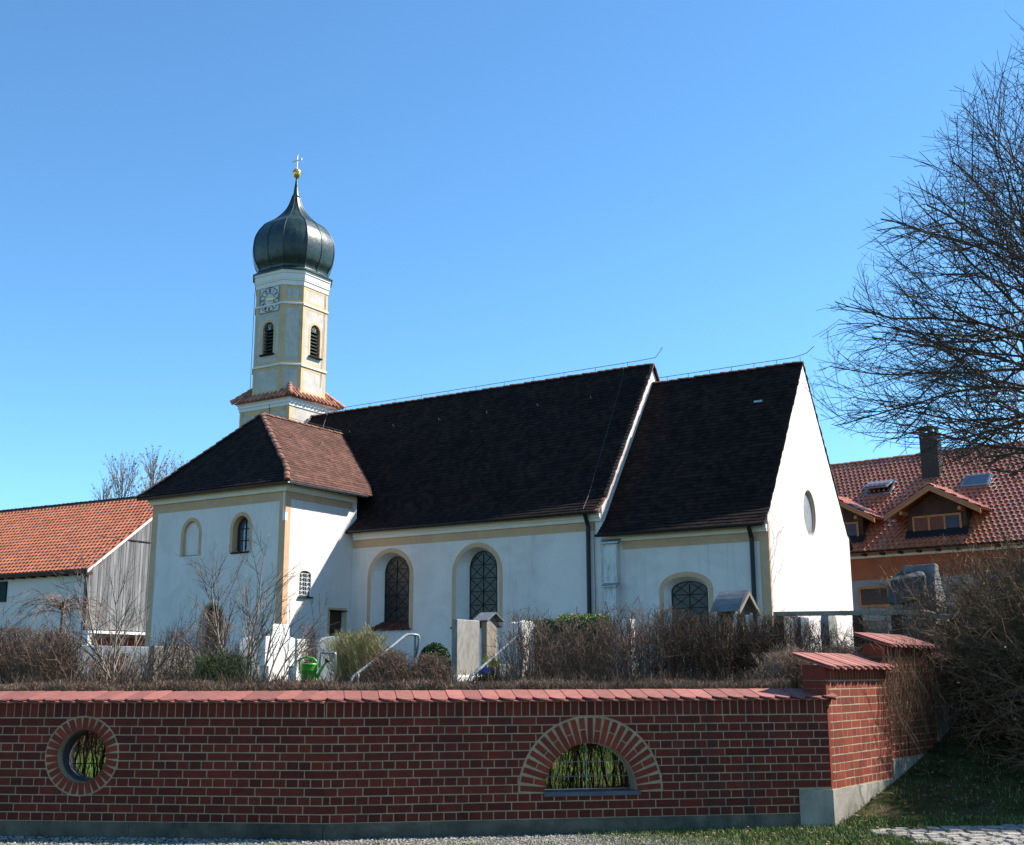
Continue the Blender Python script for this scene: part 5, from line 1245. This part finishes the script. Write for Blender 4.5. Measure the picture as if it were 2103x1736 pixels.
# leaf clouds
def leafball(name, label, x0, x1, ytop, Yd, n, mtl, zb=None, boxy=False, cat='shrub', ry=None, leaf=.022):
    random.seed(int(x0)); a = at(x0, 1350, Yd); b_ = at(x1, 1350, Yd); top = at((x0 + x1) / 2, ytop, Yd).z; z0 = ground((a.x + b_.x) / 2, Yd) if zb is None else zb
    rx = (b_.x - a.x) / 2; H_ = top - z0; ry = ry or rx; g = M()
    for i in range(n):
        if boxy:
            q = [random.uniform(-1, 1), random.uniform(-1, 1), random.random()]; f_ = random.randint(0, 2)
            if f_ == 0: q[2] = 1
            elif f_ == 1: q[1] = -1
            else: q[0] = random.choice((-1, 1))
            p = Vector((q[0] * rx, q[1] * ry, q[2] * H_)) + rv(.025)
        else:
            d = rv().normalized(); p = Vector((d.x * rx, d.y * ry, H_ / 2 + d.z * H_ / 2)) * 1 ; s_ = random.uniform(.90, 1.02); p = Vector((p.x * s_, p.y * s_, H_ / 2 + (p.z - H_ / 2) * s_))
        u_ = rv().normalized(); w_ = u_.cross(rv()).normalized(); l = leaf * random.uniform(.6, 1.3)
        g.add([p - u_ * l, p - w_ * l * .5, p + u_ * l, p + w_ * l * .5], [(0, 1, 2, 3)])
    if boxy: g.box(-rx * .93, rx * .93, -ry * .93, ry * .93, 0, H_ * .95, 0)
    else: g.lathe([(max(.01, rx * .88 * math.sin(math.pi * k_ / 10)), H_ / 2 - H_ / 2 * .9 * math.cos(math.pi * k_ / 10)) for k_ in range(11)], 0, 0, 14, 0)
    o = g.build(name, mtl, None, fix=False); o.location = ((a.x + b_.x) / 2, Yd, z0); return tag(o, label, cat)
leafball('box_shrub', 'clipped dark green box ball left of the tall grey grave slab', 860, 926, 1321, 21.6, 9000, LEAFD, ry=.35)
leafball('evergreen_hedge', 'dark evergreen hedge block with sunlit yellow green top', 1085, 1248, 1280, 20.2, 9000, LEAFD, boxy=True, cat='hedge', ry=.5)
leafball('yellow_green_ground_shrub', 'flat yellow green leafy top of a clipped hedge behind the bare bushes', 1152, 1246, 1269, 21.4, 3500, LEAFY, zb=2.3, boxy=True, cat='hedge', ry=.5)
leafball('small_conifer', 'dark narrow evergreen at the left of the blue grey slab', 132, 165, 1335, 18.6, 2500, LEAFD, ry=.25)

random.seed(71); g = M(); hx0, hx1, hy0, hy1, hz0, hz1 = 9.2, 10.8, 13.3, 18.0, .2, 5.5  # unseen hedge, added to keep the sun off the right slope
g.box(hx0 + .12, hx1 - .12, hy0 + .12, hy1 - .12, hz0, hz1 - .15, 0)
for i in range(17000):
    p = Vector((random.uniform(hx0, hx1), random.uniform(hy0, hy1), random.uniform(hz0, hz1))); f_ = random.random()
    if f_ < .5: p.x = hx0
    elif f_ < .7: p.y = hy0
    elif f_ < .9: p.z = hz1
    else: p.x = hx1
    p += rv(.06); u_ = rv().normalized(); w_ = u_.cross(rv()).normalized(); g.add([p - u_ * .05, p - w_ * .025, p + u_ * .05, p + w_ * .025], [(0, 1, 2, 3)])
tag(g.build('evergreen_hedge', LEAFD, None, fix=False), 'tall dense evergreen hedge added out of view at right to shade the bank', 'hedge')

# small weeping tree by the barn
random.seed(51); p = at(118, 1400, 27); zt = at(118, 1236, 27).z
o = thing('weeping_tree', 'small leafless weeping tree with drooping twigs in front of the barn wall', 'tree', (p.x, 27, ground(p.x, 27)))
th_ = TW(); fn = TW(); hh = zt - ground(p.x, 27)
for k_ in range(6): th_.seg(Vector((0, 0, hh * k_ / 6)), Vector((0, 0, hh * (k_ + 1) / 6)), .04, .035, .5)
for i in range(26):
    a = random.random() * 6.28; q = Vector((0, 0, hh * random.uniform(.85, 1))); d = Vector((math.cos(a) * .8, math.sin(a) * .8, .75)); c = random.random(); r_ = .014
    for s_ in range(9):
        d = (d + Vector((0, 0, -.28)) + rv(.10)).normalized(); q2 = q + d * .17; fn.seg(q, q2, r_, r_ * .85, c); r_ = max(.005, r_ * .85)
        for _ in range(2): fn.seg(q2, q2 + (d + rv(.5) + Vector((0, 0, -.3))).normalized() * random.uniform(.1, .3), .005, .004, random.random())
        q = q2
th_.build('trunk', BARK, o, 6); fn.build('crown', TWB, o, 3)

# ------------------------------------------------------------------ graves and churchyard objects
def pos(x, Y): q = at(x, 1400, Y); return Vector((q.x, Y, ground(q.x, Y)))
def rough(o, amt, scale=3, sub=3):
    bm = bmesh.new(); bm.from_mesh(o.data); bmesh.ops.triangulate(bm, faces=bm.faces)
    for _ in range(sub): bmesh.ops.subdivide_edges(bm, edges=bm.edges, cuts=1, use_grid_fill=True)
    if amt > .025: bmesh.ops.smooth_vert(bm, verts=bm.verts, factor=.5, use_axis_x=True, use_axis_y=True, use_axis_z=True)
    from mathutils import noise as mn
    for v_ in bm.verts: v_.co += mn.noise_vector(v_.co * scale) * amt + mn.noise_vector(v_.co * scale * 3) * amt * .4
    bm.to_mesh(o.data); bm.free()
GR = 'gravestones in the churchyard'
def stone(name, label, x, Y, w_, h, t_, mtl, shape='flat', base=None, amt=0, mb=None, rz=-TH, group=GR, ztop=None):
    p = pos(x, Y)
    if ztop is not None: h = at(x, ztop, Y).z - p.z
    o = thing(name, label, 'gravestone', p, rz, group)
    b_ = .0
    if base: g = M(); g.box(-t_ * 1.1, t_ * 1.3, -w_ / 2 - base[0], w_ / 2 + base[0], -.1, base[1]); g.box(-t_ * .8, t_ * 1.0, -w_ / 2 - .02, w_ / 2 + .02, base[1], base[1] + .03); g.build('pedestal', mb or LIME, o); b_ = base[1] + .03
    P = {'flat': [(-w_ / 2, b_), (w_ / 2, b_), (w_ / 2, h), (-w_ / 2, h)],
         'arch': [(w_ / 2, b_)] + [(w_ / 2 * math.cos(math.pi * i / 12), h - w_ * .22 + w_ * .22 * math.sin(math.pi * i / 12)) for i in range(13)] + [(-w_ / 2, b_)],
         'round': [(w_ / 2, b_)] + [(w_ / 2 * math.cos(math.pi * i / 12), h - w_ * .5 + w_ * .5 * math.sin(math.pi * i / 12)) for i in range(13)] + [(-w_ / 2, b_)]}[shape]
    bv_ = .012; cx = 0; cz = h / 2
    sh = lambda Q, e_: [(q[0] * (1 - e_ / (w_ / 2)), b_ + (q[1] - b_) * (1 - e_ / max(.1, (h - b_)))) for q in Q]
    g = M(); A = [(t_ / 2 - bv_, q[0], q[1]) for q in P]; B = [(t_ / 2, q[0], q[1]) for q in sh(P, bv_)]; C_ = [(-t_ / 2 + bv_, q[0], q[1]) for q in P]; D_ = [(-t_ / 2, q[0], q[1]) for q in sh(P, bv_)]
    n = len(P); V = D_ + C_ + A + B; F = []
    for k_ in range(3):
        for i in range(n): j = (i + 1) % n; F.append((k_ * n + i, k_ * n + j, (k_ + 1) * n + j, (k_ + 1) * n + i))
    F += [tuple(range(n - 1, -1, -1)), tuple(range(3 * n, 4 * n))]; g.add(V, F)
    so_ = g.build('slab', mtl, o)
    if amt: rough(so_, amt)
    return o
stone('gravestone', 'tall plain grey stone slab on a white pedestal in the middle', 956, 20.0, .68, .92, .11, GRAN, base=(.10, .13), ztop=1273.5)
# white cross
p = pos(574, 19.5); o = thing('grave_cross', 'thick white stone grave cross beside the green watering can', 'gravestone', p, -TH, GR)
H_ = at(574, 1282, 19.5).z - p.z; h = lambda y: at(574, y, 19.5).z - p.z
P = [(-.26, -.1), (.20, -.1), (.20, h(1368)), (.33, h(1368)), (.33, h(1311)), (.19, h(1306)), (.19, H_), (-.20, H_), (-.20, h(1306)), (-.35, h(1310)), (-.35, h(1368)), (-.26, h(1368))]
g = M(); g.loft([(-.20, q[0], q[1]) for q in P], [(0.0, q[0], q[1]) for q in P]); g.build('cross_body', LIME, o)
stone('gravestone', 'wide bluish grey stone with rounded corners behind the white cross', 520, 23.0, .95, 1, .14, GRAB, 'arch', ztop=1307)
stone('gravestone', 'broad blue grey gravestone with an arched top left of the tap', 680, 23.5, 1.05, 1, .12, GRAB, 'arch', ztop=1307)
stone('gravestone', 'narrow white stone right beside the white grave cross', 616, 21.8, .34, 1, .10, LIME, 'flat', ztop=1313)
stone('gravestone', 'rough edged white marble stone behind the straw coloured bush', 738, 23.0, .62, 1, .12, LIME, 'flat', ztop=1311, amt=.03)
stone('gravestone', 'large pale blue grey slab before the barn at the far left', 226, 18.5, 1.35, 1, .10, GRAB, 'flat', ztop=1327)
stone('gravestone', 'light grey slab between the two leafless shrubs', 352, 18.6, .85, 1, .10, GRAN, 'flat', ztop=1328)
stone('gravestone', 'rough white stone pillar with flat cap behind bare twigs', 1074, 19.6, .42, 1, .24, LIME, 'flat', ztop=1276, amt=.03)
stone('gravestone', 'narrow white column stone glimpsed through the dark bushes', 1294, 18.4, .18, 1, .14, LIME, 'flat', ztop=1272)
stone('gravestone', 'pale blue slab behind the dark bush under the grave shelter', 1558, 18.6, .42, 1, .10, GRAB, 'flat', ztop=1325)
stone('gravestone', 'tall polished stone with one bright edge before the chancel gable', 1652, 18.8, .42, 1, .12, GRAB, 'flat', ztop=1268)
stone('gravestone', 'grey round topped gravestone under the timber rail', 1709, 19.2, .46, 1, .14, GRAN, 'round', ztop=1256)
stone('gravestone', 'dark wide gravestone right of the chancel corner', 1625, 20.2, 1.1, 1, .14, ROCK, 'arch', ztop=1258)
stone('gravestone', 'small dark stone behind the yellow daffodils', 1035, 21, .5, .5, .12, ROCK, 'flat', ztop=1365)
# boulder memorial
p = pos(1922, 17.6); o = thing('boulder_memorial', 'big rough grey boulder memorial with an overhanging head near the right bush', 'gravestone', p, -TH, GR)
zt = at(1872, 1160, 17.6).z - p.z; hz_ = lambda y: at(1872, y, 17.6).z - p.z
g = M(); P = [(-.22, -.1), (.42, -.1), (.50, hz_(1330)), (.52, hz_(1245)), (.40, hz_(1185)), (.24, zt), (.02, zt + .01), (-.06, hz_(1190)), (-.18, hz_(1250))]
g.loft([(-.34, q[0], q[1]) for q in P], [(.12, q[0] * .96, q[1] * .995) for q in P]); bo_ = g.build('slab', ROCK, o); rough(bo_, .035, 3, 3)
g = M(); g.hexa([(-.56, -.26, hz_(1240)), (.0, -.30, hz_(1232)), (.0, .25, hz_(1232)), (-.54, .2, hz_(1246)), (-.55, -.22, hz_(1190)), (.02, -.28, hz_(1184)), (-.1, .2, zt), (-.36, .14, zt - .02)]); bo_ = g.build('head', mat('dark_rough_stone', (.035, .038, .042), (.08, .083, .087), 3, .9, .8, 9, .03), o); rough(bo_, .03, 3, 3)
g = M(); g.box(-.50, -.36, -.14, .12, -.1, hz_(1238)); g.build('pillar', GRAB, o)
# grave marker with little roof
p = pos(1009, 20.6); o = thing('wooden_grave_marker', 'narrow wooden grave board under a small grey metal roof', 'grave marker', p, -TH)
hm = lambda y: at(1009, y, 20.6).z - p.z
g = M(); g.box(-.07, .04, -.20, .13, -.05, hm(1278)); g.loft([(-.07, -.20, hm(1278)), (-.07, .13, hm(1278)), (-.07, -.03, hm(1264))], [(.04, -.20, hm(1278)), (.04, .13, hm(1278)), (.04, -.03, hm(1264))]); g.build('board', WOODR, o)
g = M()
for sg in (-1, 1):
    a0, a1 = (-.035, hm(1259)), (-.035 + sg * .26, hm(1276))
    g.hexa([(-.20, a0[0], a0[1] - .012), (.12, a0[0], a0[1] - .012), (.12, a1[0], a1[1] - .012), (-.20, a1[0], a1[1] - .012), (-.20, a0[0], a0[1] + .01), (.12, a0[0], a0[1] + .01), (.12, a1[0], a1[1] + .01), (-.20, a1[0], a1[1] + .01)])
g.build('roof', ZS, o)
# grave shelter
p = pos(1527, 19.0); o = thing('grave_shelter', 'small timber grave shelter with dull metal gable roof above the dark bushes', 'grave marker', p, -TH - R(8))
hm = lambda y: at(1527, y, 19.0).z - p.z
g = M()
for sg in (-1, 1):
    a0, a1 = (0, hm(1214)), (sg * .32, hm(1256)); N = 4
    for i in range(N):
        f0, f1 = i / N, (i + 1) / N; cv = lambda f_: .03 * math.sin(math.pi * f_)
        q0 = (a0[0] + (a1[0] - a0[0]) * f0, a0[1] + (a1[1] - a0[1]) * f0 + cv(f0)); q1 = (a0[0] + (a1[0] - a0[0]) * f1, a0[1] + (a1[1] - a0[1]) * f1 + cv(f1))
        g.hexa([(-.36, q0[0], q0[1] - .01), (.16, q0[0], q0[1] - .01), (.16, q1[0], q1[1] - .01), (-.36, q1[0], q1[1] - .01), (-.36, q0[0], q0[1] + .008), (.16, q0[0], q0[1] + .008), (.16, q1[0], q1[1] + .008), (-.36, q1[0], q1[1] + .008)])
g.build('roof', ZS, o)
g = M(); g.box(-.04, .05, -.05, .05, -.1, hm(1222)); g.box(-.30, -.26, -.22, .22, -.1, hm(1250)); g.box(-.03, .04, -.24, .24, hm(1262), hm(1254)); g.build('post', WOODR, o)
g = M()
for sg in (-1, 1): g.hexa([(.14, 0, hm(1224)), (.175, 0, hm(1224)), (.175, sg * .32, hm(1264)), (.14, sg * .32, hm(1264)), (.14, 0, hm(1215)), (.175, 0, hm(1215)), (.175, sg * .33, hm(1256)), (.14, sg * .33, hm(1256))])
g.build('barge_board', WOODR, o)
# timber rail fence
a = at(1592, 1261, 18.2); b_ = at(1893, 1257, 16.6); c_ = at(1945, 1268, 15.6)
o = thing('timber_rail', 'dark weathered timber rail on posts behind the wall steps', 'fence', (0, 0, 0))
g = M()
for (p, q) in ((a, b_), (b_, c_)):
    d = (q - p).normalized(); n_ = Vector((-d.y, d.x, 0)).normalized() * .05
    g.hexa([p - n_ - Vector((0, 0, .035)), q - n_ - Vector((0, 0, .035)), q + n_ - Vector((0, 0, .035)), p + n_ - Vector((0, 0, .035)), p - n_ + Vector((0, 0, .03)), q - n_ + Vector((0, 0, .03)), q + n_ + Vector((0, 0, .03)), p + n_ + Vector((0, 0, .03))])
g.build('rail', WOODR, o)
for x_ in (1600, 1767, 1844):
    f_ = (x_ - 1592) / 301; q = a.lerp(b_, f_); g = M(); z0 = ground(q.x, q.y) - .1; g.box(q.x - .06, q.x + .06, q.y - .05, q.y + .05, z0, q.z - .036); g.build('post', WOODD, o)
q = a.lerp(b_, (1806 - 1592) / 301); o = thing('concrete_panel', 'pale concrete slab standing between the dark rail posts', 'panel', (q.x, q.y + .3, ground(q.x, q.y)), R(-12)); g = M(); g.box(-.24, .24, -.03, .03, -.1, q.z - ground(q.x, q.y) - .1); g.build('slab', CONC, o)
# water tap stand
p = pos(672, 19.6); o = thing('water_tap', 'galvanised water pipe stand with tap and hose beside the green can', 'tap', p, 0)
hm = lambda y: at(672, y, 19.6).z - p.z; px_ = lambda x: at(x, 1400, 19.6).x - p.x
g = M(); g.tube([(px_(655.5), 0, hm(1372)), (px_(655.5), 0, hm(1346)), (px_(656.5), 0, hm(1342)), (px_(659), 0, hm(1341)), (px_(684), 0, hm(1341)), (px_(687), 0, hm(1342.5)), (px_(687.5), 0, hm(1346)), (px_(687.5), 0, .0)], .018, 8); g.build('pipe', ZN, o, smooth=True)
g = M(); g.tube([(px_(662), 0, hm(1341)), (px_(662), 0, hm(1335))], .014, 6); g.tube([(px_(659), 0, hm(1334.5)), (px_(665), 0, hm(1334.5))], .012, 6); g.tube([(px_(664), 0, hm(1341)), (px_(666), 0, hm(1341))], .03, 8); g.build('tap_handle', ZN, o)
g = M(); g.tube([(px_(655.5), 0, hm(1373)), (px_(655), .0, hm(1385)), (px_(653.5), .0, hm(1396)), (px_(653), 0, .02)], .012, 6); g.build('hose', GREEN, o)
g = M(); g.box(px_(661), px_(704), -.2, .2, -.05, .035); g.build('basin_slab', CONC, o)
# watering can
p = pos(635, 19.3); o = thing('watering_can', 'bright green plastic watering can with a black rose beside the tap pipe', 'watering can', p, 0)
q = lambda x, y: (at(x, y, 19.3).x - p.x, at(x, y, 19.3).z - p.z)
zb = q(635, 1404)[1]; o.location.z += zb; q0 = q; q = lambda x, y: (q0(x, y)[0], q0(x, y)[1] - zb)
w1 = abs(q(616, 1400)[0] - q(652.5, 1400)[0]) / 2; cx = (q(616, 1400)[0] + q(650, 1400)[0]) / 2; hh = q(635, 1363)[1]
pf = [(w1 * .80, 0), (w1 * .86, .01), (w1 * .84, hh * .12), (w1 * .87, hh * .14), (w1 * .85, hh * .2), (w1 * .90, hh * .6), (w1 * .95, hh * .62), (w1 * .93, hh * .68), (w1 * .96, hh * .9), (w1 * 1.0, hh * .93), (w1 * .98, hh), (w1 * .9, hh * 1.01)]
g = M(); g.lathe(pf, cx, 0, 22); g.build('body', GREEN, o, smooth=True)
g = M(); pp = [q(617, 1384), q(616, 1375), q(615, 1362), q(617, 1354), q(624, 1350.5), q(634, 1351), (q(643, 1352.5)), q(649, 1358), q(651.5, 1366)]
g.tube([(a_[0], 0, a_[1]) for a_ in pp], .018, 8); g.build('handle', GREEN, o, smooth=True)
g = M(); pp = [q(650, 1392), q(656, 1383), q(661, 1374), q(666, 1365), q(670.5, 1359)]
g.tube([(a_[0], 0, a_[1]) for a_ in pp], [.035, .026, .021, .018, .016], 9); sp = g.build('spout', GREEN, o, smooth=True)
g = M(); a_, b2 = q(669.5, 1360), q(673, 1355); g.tube([(a_[0], 0, a_[1]), (b2[0], 0, b2[1])], [.02, .062], 12); g.build('rose', BLACKP, sp)
# handrails
HR = mat('galvanised_rail', (.13, .15, .16), (.22, .24, .25), 6, .45, 0, metal=.3)
def rail(label, path, posts, Y0, Y1, yb):
    p = pos(path[0][0], Y0); o = thing('handrail', label, 'handrail', (0, 0, 0), 0, 'handrails of the churchyard steps')
    x0, x1 = path[0][0], path[-1][0]
    Yof = lambda x: Y0 + (Y1 - Y0) * max(0, min(1, (x - x0) / (x1 - x0)))
    g = M(); g.tube([at(x, y, Yof(x)) for x, y in path], .021, 8); g.build('rail', HR, o, smooth=True)
    for (x, y) in posts: q = at(x, y, Yof(x)); g = M(); g.tube([q, Vector((q.x, q.y, ground(q.x, q.y) - .1))], .019, 8); g.build('post', HR, o, smooth=True)
rail('left galvanised handrail rising beside the straw coloured bush', [(720, 1425), (720, 1407), (721.5, 1397), (725.5, 1390), (733.5, 1383.6), (780, 1348), (830, 1307), (836, 1303.6), (844, 1303), (854, 1303.5), (859, 1306), (861, 1312), (860, 1322), (852.5, 1350)], [(735.5, 1382), (852.5, 1303.5)], 16.4, 19.8, 0)
rail('right dark handrail rising before the rough white stone', [(961.5, 1425), (961.5, 1407), (963, 1397), (967, 1388), (975.6, 1382.7), (1017, 1346.6), (1064, 1305), (1070, 1302), (1080, 1302)], [(979, 1380), (1072, 1302)], 16.4, 19.8, 0)
# flowers
def flowers(name, label, x, Y, ytop, n, mtl, spread):
    p = pos(x, Y); hz2 = at(x, ytop, Y).z - p.z; o = thing(name, label, 'flowers', p); g = M(); l = M(); random.seed(int(x))
    for i in range(n):
        q = Vector((random.gauss(0, spread), random.gauss(0, spread), 0)); h = max(.05, hz2 * random.uniform(.75, 1.0)); l.tube([q, q + Vector((0, 0, h))], .004, 4)
        for _ in range(3): l.add([q + Vector((-.008, 0, 0)), q + Vector((.008, 0, 0)), q + Vector((random.gauss(0, .06), random.gauss(0, .05), h * .9))], [(0, 1, 2)])
        c_ = q + Vector((0, -.01, h))
        for k_ in range(6): a_ = k_ * 1.047; g.add([c_, c_ + Vector((math.cos(a_ - .4) * .03, -.012, math.sin(a_ - .4) * .03)), c_ + Vector((math.cos(a_) * .045, -.015, math.sin(a_) * .045)), c_ + Vector((math.cos(a_ + .4) * .03, -.012, math.sin(a_ + .4) * .03))], [(0, 1, 2, 3)])
        g.lathe([(.012, h - .01), (.016, h + .01)], c_.x, c_.y - .02, 6)
    g.build('blossoms', mtl, o, fix=False); l.build('leaves', GRS, o, fix=False)
flowers('daffodils', 'yellow daffodils in a bowl right of the tall grey slab', 1012, 19.6, 1352, 14, YEL, .07)
flowers('pansies', 'small blue pansies left of the yellow daffodils', 993, 19.5, 1372, 14, BLUEF, .08)
flowers('daffodils', 'tiny yellow flower tuft left of the tall leafless shrub', 447, 18.5, 1361, 5, YEL, .04)
flowers('daffodils', 'single orange yellow flower under the dark bushes at right', 1561, 17.2, 1345, 2, YEL, .02)
p = pos(1005, 19.4); o = thing('flower_bowl', 'low dark planter bowl holding the daffodils', 'planter', p); g = M(); g.lathe([(.14, 0), (.22, .10), (.23, .13), (.20, .13)], 0, 0, 16); g.build('bowl', DK, o)
